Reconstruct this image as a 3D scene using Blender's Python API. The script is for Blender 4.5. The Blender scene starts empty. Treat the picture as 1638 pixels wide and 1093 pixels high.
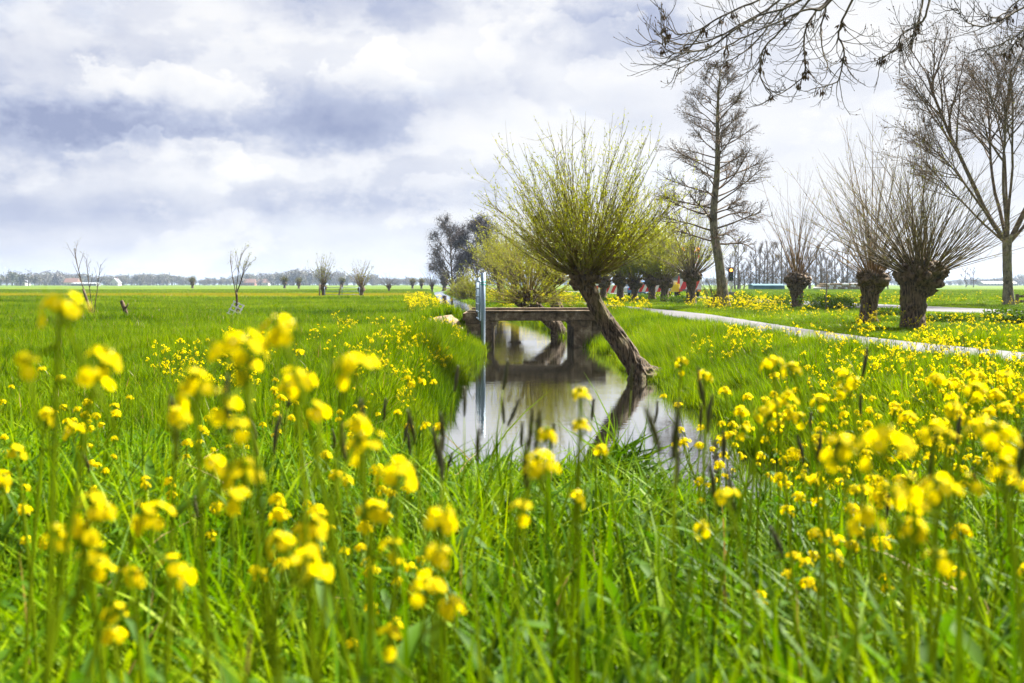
import bpy, math, random
import numpy as np
from mathutils import Vector, Matrix, Euler

# ------------------------------------------------------------------ camera, sky, sun, exposure
SC = bpy.context.scene
COL = SC.collection
F, CX, HY, H = 1592.0, 819.0, 455.0, 1.3           # focal length in photo pixels, principal column, horizon row, eye height
EXPO = 2.25
cam_d = bpy.data.cameras.new('camera'); cam = bpy.data.objects.new('camera', cam_d); COL.objects.link(cam)
cam.location = (0, 0, H); cam.rotation_euler = (math.radians(90), 0, 0)
cam_d.sensor_width = 36.0; cam_d.lens = 36.0 * F / 1638.0
cam_d.shift_y = -(546.5 - HY) / 1638.0
cam_d.clip_start = 0.05; cam_d.clip_end = 20000
cam_d.dof.use_dof = True; cam_d.dof.focus_distance = 21.0; cam_d.dof.aperture_fstop = 4.0
SC.camera = cam
SC.view_settings.view_transform = 'Standard'; SC.view_settings.look = 'None'
SC.view_settings.exposure = EXPO; SC.view_settings.gamma = 1.0; SC.view_settings.use_curve_mapping = False
SC.render.engine = 'CYCLES'
cy = SC.cycles
cy.use_denoising = True
cy.max_bounces = 5; cy.diffuse_bounces = 2; cy.glossy_bounces = 3; cy.transmission_bounces = 3
cy.transparent_max_bounces = 6; cy.volume_bounces = 0; cy.caustics_reflective = False; cy.caustics_refractive = False
cy.sample_clamp_indirect = 4.0

SUN_AZ, SUN_EL = math.radians(52), math.radians(48)   # azimuth to the right of the view direction (+Y)
sun_dir = Vector((math.sin(SUN_AZ) * math.cos(SUN_EL), math.cos(SUN_AZ) * math.cos(SUN_EL), math.sin(SUN_EL)))
sd = bpy.data.lights.new('sun', 'SUN'); so = bpy.data.objects.new('sun', sd); COL.objects.link(so)
sd.energy = 5.0; sd.angle = math.radians(5); sd.color = (1.0, 0.95, 0.86)
so.rotation_euler = sun_dir.to_track_quat('Z', 'Y').to_euler(); so.location = sun_dir * 60


def N(nt, typ, ins=None, **props):
    n = nt.nodes.new(typ)
    for k, v in props.items():
        setattr(n, k, v)
    for k, v in (ins or {}).items():
        s = n.inputs[k]
        if isinstance(v, bpy.types.NodeSocket):
            nt.links.new(v, s)
        else:
            s.default_value = v
    return n


def MA(nt, op, a, b=None, c=None, clamp=False):
    n = nt.nodes.new('ShaderNodeMath'); n.operation = op; n.use_clamp = clamp
    for i, v in enumerate((a, b, c)):
        if v is None: continue
        if isinstance(v, bpy.types.NodeSocket): nt.links.new(v, n.inputs[i])
        else: n.inputs[i].default_value = v
    return n.outputs[0]


def VM(nt, op, a, b=None):
    n = nt.nodes.new('ShaderNodeVectorMath'); n.operation = op
    for i, v in enumerate((a, b)):
        if v is None: continue
        if isinstance(v, bpy.types.NodeSocket): nt.links.new(v, n.inputs[i])
        else: n.inputs[i].default_value = v
    return n


def SMOOTH(nt, v, e0, e1, o0=0.0, o1=1.0):
    n = N(nt, 'ShaderNodeMapRange', {0: v, 1: e0, 2: e1, 3: o0, 4: o1}, interpolation_type='SMOOTHSTEP')
    return n.outputs[0]


def RAMP(nt, fac, stops):
    n = nt.nodes.new('ShaderNodeValToRGB'); nt.links.new(fac, n.inputs[0])
    el = n.color_ramp.elements
    while len(el) < len(stops): el.new(0.5)
    for e, (p, c) in zip(el, stops):
        e.position = p; e.color = (c[0], c[1], c[2], 1)
    return n.outputs[0]


def MIX(nt, fac, a, b, mode='MIX'):
    n = nt.nodes.new('ShaderNodeMix'); n.data_type = 'RGBA'; n.blend_type = mode
    for i, v in ((0, fac), (6, a), (7, b)):
        if isinstance(v, bpy.types.NodeSocket): nt.links.new(v, n.inputs[i])
        else: n.inputs[i].default_value = (v if i == 0 else (v[0], v[1], v[2], 1))
    return n.outputs[2]


def build_world():
    w = bpy.data.worlds.new('World'); SC.world = w; w.use_nodes = True
    nt = w.node_tree; nt.nodes.clear()
    tc = nt.nodes.new('ShaderNodeTexCoord').outputs['Generated']
    d = VM(nt, 'NORMALIZE', tc).outputs[0]
    flat = VM(nt, 'MULTIPLY', d, (1.0, 1.0, 2.7)).outputs[0]
    wn = N(nt, 'ShaderNodeTexNoise', {'Vector': flat, 'Scale': 7.0, 'Detail': 7.0, 'Roughness': 0.6})
    warp = VM(nt, 'SUBTRACT', wn.outputs['Color'], (0.5, 0.5, 0.5)).outputs[0]
    warp_s = VM(nt, 'MULTIPLY', warp, (0.075, 0.075, 0.05)).outputs[0]
    dw = VM(nt, 'ADD', d, warp_s).outputs[0]
    big = N(nt, 'ShaderNodeTexNoise', {'Vector': flat, 'Scale': 2.4, 'Detail': 8.0, 'Roughness': 0.52, 'Distortion': 0.3})
    mid = N(nt, 'ShaderNodeTexNoise', {'Vector': VM(nt, 'MULTIPLY', d, (1.0, 1.0, 3.0)).outputs[0], 'Scale': 6.5, 'Detail': 6.0, 'Roughness': 0.55})
    B = MA(nt, 'ADD', MA(nt, 'MULTIPLY', MA(nt, 'SUBTRACT', big.outputs[0], 0.5), 0.50), 0.70)
    B = MA(nt, 'ADD', B, MA(nt, 'MULTIPLY', MA(nt, 'SUBTRACT', mid.outputs[0], 0.5), 0.62))
    # veiled sun brightens the cloud round it
    dot = VM(nt, 'DOT_PRODUCT', d, tuple(sun_dir)).outputs['Value']
    glow = MA(nt, 'POWER', MA(nt, 'MAXIMUM', dot, 0.0), 3.0)
    B = MA(nt, 'ADD', B, MA(nt, 'MULTIPLY', glow, 0.24))

    fine = N(nt, 'ShaderNodeTexNoise', {'Vector': VM(nt, 'MULTIPLY', d, (1.0, 1.0, 1.25)).outputs[0], 'Scale': 19.0, 'Detail': 9.0, 'Roughness': 0.62})
    fz = MA(nt, 'MULTIPLY', MA(nt, 'SUBTRACT', fine.outputs[0], 0.5), 2.6)

    def blob(px, py, a, b, amp, crisp):
        c = Vector(((px - CX) / F, 1.0, (HY - py) / F)); L = c.length; c /= L
        q = VM(nt, 'SUBTRACT', dw, tuple(c)).outputs[0]
        q2 = VM(nt, 'MULTIPLY', q, (F / a * L, F / a * L * 0.6, F / b * L)).outputs[0]
        ln = VM(nt, 'LENGTH', q2).outputs['Value']
        if crisp:
            sep = N(nt, 'ShaderNodeSeparateXYZ', {0: q2}).outputs[2]
            ln = MA(nt, 'ADD', ln, MA(nt, 'MULTIPLY', fz, SMOOTH(nt, sep, -1.0, 0.5, 0.5, 1.0)))
            m = SMOOTH(nt, ln, 1.02, 0.82)
            m = MA(nt, 'MULTIPLY', m, SMOOTH(nt, sep, -1.1, 0.75))
        else:
            ln = MA(nt, 'ADD', ln, MA(nt, 'MULTIPLY', fz, 0.55))
            m = SMOOTH(nt, ln, 1.6, 0.1)
        return MA(nt, 'MULTIPLY', m, amp)
    bl = N(nt, 'ShaderNodeTexNoise', {'Vector': VM(nt, 'ADD', VM(nt, 'MULTIPLY', d, (1.0, 1.0, 1.7)).outputs[0], (3.1, 1.7, 0.4)).outputs[0], 'Scale': 6.5, 'Detail': 10.0, 'Roughness': 0.6, 'Distortion': 0.0})
    B = MA(nt, 'ADD', B, MA(nt, 'SUBTRACT', MA(nt, 'MULTIPLY', SMOOTH(nt, bl.outputs[0], 0.49, 0.56), 0.20), 0.09))
    B = MA(nt, 'ADD', B, MA(nt, 'MULTIPLY', fz, 0.17))
    for args in ((90, 222, 230, 50, -0.52, 0), (330, 205, 200, 38, -0.32, 0), (545, 190, 130, 48, -0.36, 0), (590, 5, 200, 48, -0.48, 0),
                 (1010, 45, 140, 50, -0.48, 0), (40, 338, 380, 24, -0.20, 0), (650, 325, 260, 20, -0.18, 0), (730, 155, 130, 36, -0.28, 0),
                 (60, 120, 240, 90, -0.24, 0), (430, 45, 280, 55, 0.14, 0), (1400, 330, 320, 220, 0.16, 0), (1050, 270, 320, 150, 0.20, 0), (800, 425, 1000, 50, 0.08, 0),
                 (280, 155, 135, 58, 0.32, 1), (615, 130, 100, 62, 0.32, 1), (255, 270, 150, 54, 0.34, 1), (410, 275, 55, 30, 0.2, 1),
                 (900, 90, 130, 72, 0.26, 1), (1010, 135, 100, 44, 0.2, 1), (715, 298, 60, 20, 0.16, 1), (800, 15, 110, 50, 0.24, 1)):
        B = MA(nt, 'ADD', B, blob(*args))
    k = 1.0 / (2 ** EXPO)
    col = RAMP(nt, MA(nt, 'MULTIPLY', B, 0.8), ((0.0, (0.33, 0.375, 0.56)), (0.28, (0.50, 0.545, 0.71)), (0.50, (0.71, 0.735, 0.83)), (0.68, (0.88, 0.89, 0.93)), (0.88, (1.0, 0.99, 0.975)), (1.0, (1.12, 1.11, 1.08))))
    cloud = N(nt, 'ShaderNodeBackground', {'Color': col, 'Strength': k * 1.0})
    sky = N(nt, 'ShaderNodeTexSky', sky_type='NISHITA', sun_disc=False, sun_elevation=SUN_EL, sun_rotation=SUN_AZ)
    clear = N(nt, 'ShaderNodeBackground', {'Color': sky.outputs[0], 'Strength': 0.05})
    cover = SMOOTH(nt, big.outputs[0], 0.28, 0.46, 0.75, 0.97)
    mx = N(nt, 'ShaderNodeMixShader', {0: cover, 1: clear.outputs[0], 2: cloud.outputs[0]})
    out = nt.nodes.new('ShaderNodeOutputWorld'); nt.links.new(mx.outputs[0], out.inputs[0])
    w.cycles.sampling_method = 'NONE'


build_world()

# ------------------------------------------------------------------ helpers
R = math.radians
rng = np.random.default_rng(11)
random.seed(5)


def P(px, py, d):
    return np.array([(px - CX) / F * d, d, H + (HY - py) / F * d])


def sstep(e0, e1, x):
    t = np.clip((x - e0) / (e1 - e0), 0, 1)
    return t * t * (3 - 2 * t)


def tag(o, label=None, cat=None, group=None, kind=None):
    if label: o['label'] = label
    if cat: o['category'] = cat
    if group: o['group'] = group
    if kind: o['kind'] = kind
    return o


def empty(name, loc, label, cat, group=None, rz=0.0, sc=1.0):
    o = bpy.data.objects.new(name, None); COL.objects.link(o)
    o.location = loc; o.rotation_euler = (0, 0, rz); o.scale = (sc,) * 3 if not hasattr(sc, '__len__') else sc
    o.empty_display_size = 0.1
    return tag(o, label, cat, group)


def mesh_np(name, V, faces, mats, mat_idx=None, smooth=True):
    """faces: list of int arrays, each (n,3) or (n,4)"""
    me = bpy.data.meshes.new(name)
    V = np.asarray(V, dtype=np.float32)
    faces = [np.asarray(f, dtype=np.int32) for f in faces if len(f)]
    nl = sum(f.size for f in faces); nf = sum(len(f) for f in faces)
    me.vertices.add(len(V)); me.vertices.foreach_set('co', V.ravel())
    me.loops.add(nl); me.loops.foreach_set('vertex_index', np.concatenate([f.ravel() for f in faces]))
    me.polygons.add(nf)
    tot = np.concatenate([np.full(len(f), f.shape[1], np.int32) for f in faces])
    st = np.concatenate([[0], np.cumsum(tot)[:-1]]).astype(np.int32)
    me.polygons.foreach_set('loop_start', st); me.polygons.foreach_set('loop_total', tot)
    for m in (mats if isinstance(mats, (list, tuple)) else [mats]):
        me.materials.append(m)
    if mat_idx is not None:
        me.polygons.foreach_set('material_index', np.asarray(mat_idx, np.int32))
    me.polygons.foreach_set('use_smooth', np.full(nf, bool(smooth)))
    me.update(calc_edges=True); me.validate()
    return me


def link(name, me, parent=None, loc=None):
    o = bpy.data.objects.new(name, me); COL.objects.link(o)
    if parent is not None: o.parent = parent
    if loc is not None: o.location = loc
    return o


class Geo:
    """collects vertices / quads / tris with a material index"""
    def __init__(s):
        s.v = []; s.q = []; s.t = []; s.qm = []; s.tm = []; s.n = 0

    def add(s, V, quads=None, tris=None, m=0):
        V = np.asarray(V, float)
        if quads is not None and len(quads):
            q = np.asarray(quads) + s.n; s.q.append(q); s.qm.append(np.full(len(q), m))
        if tris is not None and len(tris):
            t = np.asarray(tris) + s.n; s.t.append(t); s.tm.append(np.full(len(t), m))
        s.v.append(V); s.n += len(V)

    def tube(s, pts, rad, sides=4, m=0, cap=True):
        pts = np.asarray(pts, float); n = len(pts)
        rad = np.broadcast_to(np.asarray(rad, float), (n,))
        tan = np.gradient(pts, axis=0)
        tan /= np.linalg.norm(tan, axis=1, keepdims=True) + 1e-12
        mean = tan.mean(0)
        ref = np.array([1.0, 0, 0]) if abs(mean[2]) > 0.7 * np.linalg.norm(mean) else np.array([0, 0, 1.0])
        u = np.cross(tan, ref); u /= np.linalg.norm(u, axis=1, keepdims=True) + 1e-12
        w = np.cross(tan, u)
        a = np.arange(sides) * 2 * math.pi / sides
        ring = pts[:, None, :] + rad[:, None, None] * (np.cos(a)[None, :, None] * u[:, None, :] + np.sin(a)[None, :, None] * w[:, None, :])
        i = np.arange(n - 1)[:, None] * sides + np.arange(sides)[None, :]
        j = np.arange(n - 1)[:, None] * sides + ((np.arange(sides) + 1) % sides)[None, :]
        quads = np.stack([i, j, j + sides, i + sides], -1).reshape(-1, 4)
        V = ring.reshape(-1, 3)
        tris = None
        if cap and sides > 3:
            V = np.vstack([V, pts[0], pts[-1]])
            k = np.arange(sides); k2 = (k + 1) % sides
            b = (n - 1) * sides
            tris = np.vstack([np.stack([k2, k, np.full(sides, n * sides)], -1), np.stack([b + k, b + k2, np.full(sides, n * sides + 1)], -1)])
        s.add(V, quads, tris, m)

    def box(s, lo, hi, m=0, rot=None, org=None):
        lo = np.minimum(lo, hi).astype(float) if not isinstance(lo, tuple) else np.minimum(np.array(lo, float), np.array(hi, float))
        hi2 = np.maximum(np.array(hi, float), lo)
        x0, y0, z0 = lo; x1, y1, z1 = hi2
        V = np.array([[x0, y0, z0], [x1, y0, z0], [x1, y1, z0], [x0, y1, z0], [x0, y0, z1], [x1, y0, z1], [x1, y1, z1], [x0, y1, z1]])
        if rot is not None:
            o = np.zeros(3) if org is None else np.asarray(org)
            V = (V - o) @ np.array(rot).T + o
        s.add(V, [[0, 3, 2, 1], [4, 5, 6, 7], [0, 1, 5, 4], [1, 2, 6, 5], [2, 3, 7, 6], [3, 0, 4, 7]], None, m)

    def prism(s, prof, axis, a0, a1, m=0):
        """convex or concave profile (list of 2D) extruded along axis 0/1/2"""
        n = len(prof); V = []
        for a in (a0, a1):
            for p in prof:
                v = list(p); v.insert(axis, a); V.append(v)
        quads = [[i, (i + 1) % n, n + (i + 1) % n, n + i] for i in range(n)]
        c0 = np.mean(np.array(V[:n]), 0); c1 = np.mean(np.array(V[n:]), 0)
        V += [c0, c1]
        tris = [[(i + 1) % n, i, 2 * n] for i in range(n)] + [[n + i, n + (i + 1) % n, 2 * n + 1] for i in range(n)]
        s.add(V, quads, tris, m)

    def quads_at(s, pos, dirs, length, width, m=0):
        """lens-shaped leaves: 4 verts each"""
        pos = np.asarray(pos); dirs = np.asarray(dirs); n = len(pos)
        if n == 0: return
        rnd = rng.normal(size=(n, 3)); side = np.cross(dirs, rnd); side /= np.linalg.norm(side, axis=1, keepdims=True) + 1e-9
        length = np.broadcast_to(length, (n,))[:, None]; width = np.broadcast_to(width, (n,))[:, None]
        a = pos; b = pos + dirs * length * 0.5 + side * width * 0.5; c = pos + dirs * length; dd = pos + dirs * length * 0.5 - side * width * 0.5
        V = np.stack([a, b, c, dd], 1).reshape(-1, 3)
        s.add(V, np.arange(n * 4).reshape(-1, 4), None, m)

    def mesh(s, name, mats, smooth=True):
        V = np.vstack(s.v)
        fs = []; mi = []
        if s.q: fs.append(np.vstack(s.q)); mi.append(np.concatenate(s.qm))
        if s.t: fs.append(np.vstack(s.t)); mi.append(np.concatenate(s.tm))
        return mesh_np(name, V, fs, mats, np.concatenate(mi), smooth)

    def obj(s, name, mats, parent=None, smooth=True, loc=None):
        return link(name, s.mesh(name, mats, smooth), parent, loc)


def rock(axis, ang):
    return np.array(Matrix.Rotation(ang, 3, axis))


def copy_tree(o, parent=None, loc=None, rz=None, sc=None, label=None, group=None):
    c = o.copy(); COL.objects.link(c)
    if parent is not None: c.parent = parent
    if loc is not None: c.location = loc
    if rz is not None: c.rotation_euler = (0, 0, rz)
    if sc is not None: c.scale = (sc,) * 3 if not hasattr(sc, '__len__') else sc
    if label: c['label'] = label
    if group: c['group'] = group
    for ch in [x for x in o.children]:
        copy_tree(ch, c)
    return c


# ------------------------------------------------------------------ materials
def new_mat(name):
    m = bpy.data.materials.new(name); m.use_nodes = True
    nt = m.node_tree; nt.nodes.clear()
    out = nt.nodes.new('ShaderNodeOutputMaterial')
    return m, nt, out


def leaf_mat(name, cols, transl=0.4, tcol=None, rough=0.45, spec=0.35, world_scale=None, inst=0.75, patch=0.5, large=0.0, strip=False):
    """foliage: gloss on top, light through; varies by instance and in patches"""
    m, nt, out = new_mat(name)
    info = nt.nodes.new('ShaderNodeObjectInfo').outputs['Random']
    pos = nt.nodes.new('ShaderNodeNewGeometry').outputs['Position']
    no = N(nt, 'ShaderNodeTexNoise', {'Vector': pos, 'Scale': world_scale or 0.6, 'Detail': 3.0})
    rp = nt.nodes.new('ShaderNodeNewGeometry').outputs['Random Per Island']
    f = MA(nt, 'ADD', MA(nt, 'MULTIPLY', info, inst * 0.15), MA(nt, 'MULTIPLY', rp, inst * 0.85))
    f = MA(nt, 'ADD', f, MA(nt, 'MULTIPLY', MA(nt, 'SUBTRACT', no.outputs[0], 0.5), patch * 2.0))
    if large:
        n2 = N(nt, 'ShaderNodeTexNoise', {'Vector': VM(nt, 'MULTIPLY', pos, (0.35, 1.0, 1.0)).outputs[0], 'Scale': 0.07, 'Detail': 4.0, 'Roughness': 0.6})
        f = MA(nt, 'ADD', f, MA(nt, 'MULTIPLY', MA(nt, 'SUBTRACT', n2.outputs[0], 0.5), large * 2.0))
    f = MA(nt, 'ADD', f, (1 - inst) * 0.5, clamp=True)
    n = len(cols)
    c = RAMP(nt, f, [(i / (n - 1), col) for i, col in enumerate(cols)])
    if strip:      # ripe strip of meadow far out on the left
        sp = N(nt, 'ShaderNodeSeparateXYZ', {0: pos}).outputs; yy = MA(nt, 'ADD', sp[1], MA(nt, 'MULTIPLY', sp[0], 0.06))
        st = MA(nt, 'MULTIPLY', MA(nt, 'MULTIPLY', SMOOTH(nt, yy, 96, 99), SMOOTH(nt, yy, 128, 124)), SMOOTH(nt, sp[0], -8, -12))
        c = MIX(nt, MA(nt, 'MULTIPLY', st, 0.75), c, (0.26, 0.22, 0.008))
    b = N(nt, 'ShaderNodeBsdfPrincipled', {'Base Color': c, 'Roughness': rough, 'Specular IOR Level': spec})
    t = N(nt, 'ShaderNodeBsdfTranslucent', {'Color': MIX(nt, 1.0, c, tcol or (1.25, 1.2, 0.6), 'MULTIPLY')})
    mx = N(nt, 'ShaderNodeMixShader', {0: transl, 1: b.outputs[0], 2: t.outputs[0]})
    nt.links.new(mx.outputs[0], out.inputs[0])
    return m


def solid(name, col, rough=0.6, metal=0.0, var=0.12, scale=6.0, bump=0.0, emit=None, es=0.0, spec=0.4):
    m, nt, out = new_mat(name)
    tc = nt.nodes.new('ShaderNodeTexCoord').outputs['Object']
    no = N(nt, 'ShaderNodeTexNoise', {'Vector': tc, 'Scale': scale, 'Detail': 5.0, 'Roughness': 0.65})
    c = RAMP(nt, no.outputs[0], ((0.3, [x * (1 - var) for x in col]), (0.7, [min(1, x * (1 + var)) for x in col])))
    b = N(nt, 'ShaderNodeBsdfPrincipled', {'Base Color': c, 'Roughness': rough, 'Metallic': metal, 'Specular IOR Level': spec})
    if bump:
        bp = N(nt, 'ShaderNodeBump', {'Height': no.outputs[0], 'Strength': bump, 'Distance': 0.02}); nt.links.new(bp.outputs[0], b.inputs['Normal'])
    if emit:
        b.inputs['Emission Color'].default_value = (*emit, 1); b.inputs['Emission Strength'].default_value = es
    nt.links.new(b.outputs[0], out.inputs[0])
    return m


def bark_mat(name, dark, light, moss=(0.10, 0.12, 0.02), moss_amt=0.35, stretch=7.0, scale=9.0):
    m, nt, out = new_mat(name)
    tc = nt.nodes.new('ShaderNodeTexCoord').outputs['Object']
    st = VM(nt, 'MULTIPLY', tc, (stretch, stretch, 1.0)).outputs[0]
    n1 = N(nt, 'ShaderNodeTexNoise', {'Vector': st, 'Scale': scale * 0.35, 'Detail': 7.0, 'Roughness': 0.7})
    n2 = N(nt, 'ShaderNodeTexNoise', {'Vector': tc, 'Scale': 2.2, 'Detail': 4.0})
    c = RAMP(nt, n1.outputs[0], ((0.40, dark), (0.60, light)))
    c = MIX(nt, MA(nt, 'MULTIPLY', SMOOTH(nt, n2.outputs[0], 0.5, 0.7), moss_amt), c, moss)
    b = N(nt, 'ShaderNodeBsdfPrincipled', {'Base Color': c, 'Roughness': 0.85, 'Specular IOR Level': 0.25})
    bp = N(nt, 'ShaderNodeBump', {'Height': n1.outputs[0], 'Strength': 1.0, 'Distance': 0.05}); nt.links.new(bp.outputs[0], b.inputs['Normal'])
    nt.links.new(b.outputs[0], out.inputs[0])
    return m


M = {}
M['bark'] = bark_mat('willow bark', (0.014, 0.009, 0.006), (0.17, 0.12, 0.072), (0.16, 0.15, 0.03))
M['head'] = bark_mat('pollard head bark', (0.025, 0.017, 0.011), (0.17, 0.115, 0.065), (0.13, 0.12, 0.03), 0.3, 2.0, 14.0)
M['bark_pale'] = bark_mat('alder bark', (0.055, 0.045, 0.03), (0.22, 0.19, 0.13), (0.22, 0.21, 0.07), 0.5, 2.5)
M['shoot_olive'] = bark_mat('olive willow shoot', (0.075, 0.055, 0.012), (0.24, 0.19, 0.045), (0.24, 0.23, 0.03), 0.6, 1.0)
M['shoot_dark'] = bark_mat('dark willow shoot', (0.045, 0.034, 0.018), (0.17, 0.125, 0.06), (0.18, 0.16, 0.04), 0.4, 1.0)
M['shoot_red'] = bark_mat('reddish willow shoot', (0.07, 0.04, 0.018), (0.21, 0.13, 0.055), (0.28, 0.24, 0.06), 0.3, 1.0)
M['twig'] = bark_mat('dark twig', (0.03, 0.023, 0.018), (0.12, 0.09, 0.06), (0.12, 0.11, 0.03), 0.3, 1.0)
M['twig_brown'] = bark_mat('brown twig', (0.05, 0.031, 0.018), (0.16, 0.105, 0.06), (0.16, 0.13, 0.04), 0.3, 1.0)
M['cone'] = solid('alder cone', (0.05, 0.033, 0.03), 0.9)
M['key'] = solid('ash seed', (0.075, 0.04, 0.02), 0.9)
M['budleaf'] = solid('swelling bud', (0.13, 0.065, 0.02), 0.8)
M['willow_leaf'] = leaf_mat('young willow leaf', ((0.12, 0.155, 0.003), (0.20, 0.235, 0.004), (0.29, 0.29, 0.006)), 0.55, (1.3, 1.2, 0.5), world_scale=1.5)
M['willow_leaf_pale'] = leaf_mat('pale willow leaf', ((0.10, 0.12, 0.012), (0.19, 0.20, 0.02)), 0.45, world_scale=1.5)
M['bush_leaf'] = leaf_mat('bramble leaf', ((0.02, 0.05, 0.002), (0.05, 0.10, 0.003), (0.10, 0.16, 0.006)), 0.35, rough=0.65, spec=0.04, world_scale=2.0)
M['grass_far'] = leaf_mat('meadow grass', ((0.015, 0.048, 0.0003), (0.085, 0.157, 0.0004), (0.21, 0.28, 0.0015)), 0.45, (1.3, 1.25, 0.2), rough=0.65, spec=0.04, world_scale=0.35, large=0.8, strip=True)
M['grass_near'] = leaf_mat('tall verge grass', ((0.008, 0.028, 0.0002), (0.044, 0.110, 0.0003), (0.125, 0.212, 0.0006), (0.25, 0.325, 0.003)), 0.38, (1.3, 1.25, 0.15), rough=0.45, spec=0.05, world_scale=1.3)
M['stem'] = leaf_mat('mustard stem', ((0.12, 0.19, 0.003), (0.22, 0.28, 0.008)), 0.5, spec=0.04)
M['mleaf'] = leaf_mat('mustard leaf', ((0.022, 0.075, 0.001), (0.07, 0.15, 0.003)), 0.45, rough=0.6, spec=0.12)
M['petal'] = leaf_mat('yellow petal', ((0.68, 0.54, 0.0), (0.74, 0.60, 0.0), (0.78, 0.65, 0.001)), 0.60, (1.08, 1.06, 0.5), rough=0.7, spec=0.04, patch=0.2)
M['petal_mid'] = leaf_mat('flower centre', ((0.55, 0.50, 0.01), (0.62, 0.55, 0.02)), 0.2)
M['fox'] = leaf_mat('foxtail seed head', ((0.012, 0.013, 0.004), (0.035, 0.032, 0.010), (0.08, 0.075, 0.025)), 0.15, world_scale=3)
M['dry'] = leaf_mat('dry stalk', ((0.18, 0.12, 0.04), (0.30, 0.22, 0.09)), 0.3)
M['wood'] = bark_mat('weathered wood', (0.06, 0.045, 0.03), (0.22, 0.17, 0.12), (0.1, 0.1, 0.05), 0.2)
M['wood_grey'] = solid('silver grey wood', (0.60, 0.60, 0.62), 0.7, var=0.15, scale=20)
M['steel'] = solid('galvanised steel', (0.15, 0.21, 0.28), 0.5, 0.25, 0.18, 14)
M['rope'] = solid('teal rope', (0.01, 0.30, 0.22), 0.8)
M['white'] = solid('white paint', (0.70, 0.70, 0.70), 0.4, var=0.05)
M['red'] = solid('red reflective', (0.62, 0.03, 0.02), 0.4, var=0.05)
M['yellow'] = solid('yellow paint', (0.80, 0.60, 0.01), 0.4, var=0.05)
M['blue'] = solid('blue car paint', (0.05, 0.16, 0.35), 0.3, var=0.05)
M['silver'] = solid('silver car paint', (0.50, 0.52, 0.54), 0.3, 0.3, var=0.05)
M['teal'] = solid('blue tarpaulin', (0.012, 0.09, 0.14), 0.6, var=0.2, scale=0.6)
M['black'] = solid('black plastic', (0.02, 0.02, 0.022), 0.5)
M['tyre'] = solid('rubber', (0.02, 0.02, 0.02), 0.85)
M['dgrey'] = solid('dark grey metal', (0.10, 0.10, 0.11), 0.5)
M['glass'] = solid('car glass', (0.03, 0.045, 0.06), 0.08, var=0.05, spec=0.8)
M['amber'] = solid('amber lamp', (0.9, 0.35, 0.02), 0.4, emit=(1.0, 0.36, 0.02), es=0.9)
M['redlamp'] = solid('lit signal lamp', (0.9, 0.2, 0.02), 0.4, emit=(1.0, 0.30, 0.05), es=1.3)
M['lampoff'] = solid('unlit signal lamp', (0.02, 0.03, 0.025), 0.2, spec=0.8)
M['brick'] = solid('house brick', (0.22, 0.10, 0.07), 0.8, var=0.2)
M['render'] = solid('pale house wall', (0.42, 0.41, 0.40), 0.8)
M['dullroof'] = solid('pale sheet roof', (0.22, 0.23, 0.25), 0.7)
M['roof_red'] = solid('orange roof tiles', (0.16, 0.085, 0.06), 0.8, var=0.2)
M['roof_grey'] = solid('grey roof', (0.16, 0.16, 0.18), 0.8, var=0.2)
M['far_crown'] = leaf_mat('distant bare crown', ((0.06, 0.05, 0.04), (0.11, 0.09, 0.07), (0.10, 0.12, 0.05)), 0.2, (1, 1, 1), world_scale=0.02, patch=0.8)


def concrete_mat():
    m, nt, out = new_mat('weathered concrete')
    tc = nt.nodes.new('ShaderNodeTexCoord').outputs['Object']
    n1 = N(nt, 'ShaderNodeTexNoise', {'Vector': tc, 'Scale': 3.0, 'Detail': 9.0, 'Roughness': 0.75})
    n2 = N(nt, 'ShaderNodeTexNoise', {'Vector': VM(nt, 'MULTIPLY', tc, (6.0, 6.0, 0.7)).outputs[0], 'Scale': 2.0, 'Detail': 5.0})
    n3 = N(nt, 'ShaderNodeTexVoronoi', {'Vector': tc, 'Scale': 38.0})
    c = RAMP(nt, n1.outputs[0], ((0.36, (0.035, 0.025, 0.016)), (0.52, (0.145, 0.105, 0.066)), (0.66, (0.36, 0.285, 0.195))))
    c = MIX(nt, SMOOTH(nt, n2.outputs[0], 0.5, 0.75, 0, 0.55), c, (0.07, 0.055, 0.035))
    c = MIX(nt, SMOOTH(nt, n1.outputs[0], 0.58, 0.72, 0, 0.35), c, (0.16, 0.17, 0.05))
    b = N(nt, 'ShaderNodeBsdfPrincipled', {'Base Color': c, 'Roughness': 0.9, 'Specular IOR Level': 0.2})
    h = MA(nt, 'ADD', n1.outputs[0], MA(nt, 'MULTIPLY', n3.outputs['Distance'], 0.4))
    bp = N(nt, 'ShaderNodeBump', {'Height': h, 'Strength': 0.7, 'Distance': 0.02}); nt.links.new(bp.outputs[0], b.inputs['Normal'])
    nt.links.new(b.outputs[0], out.inputs[0]); return m


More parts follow.
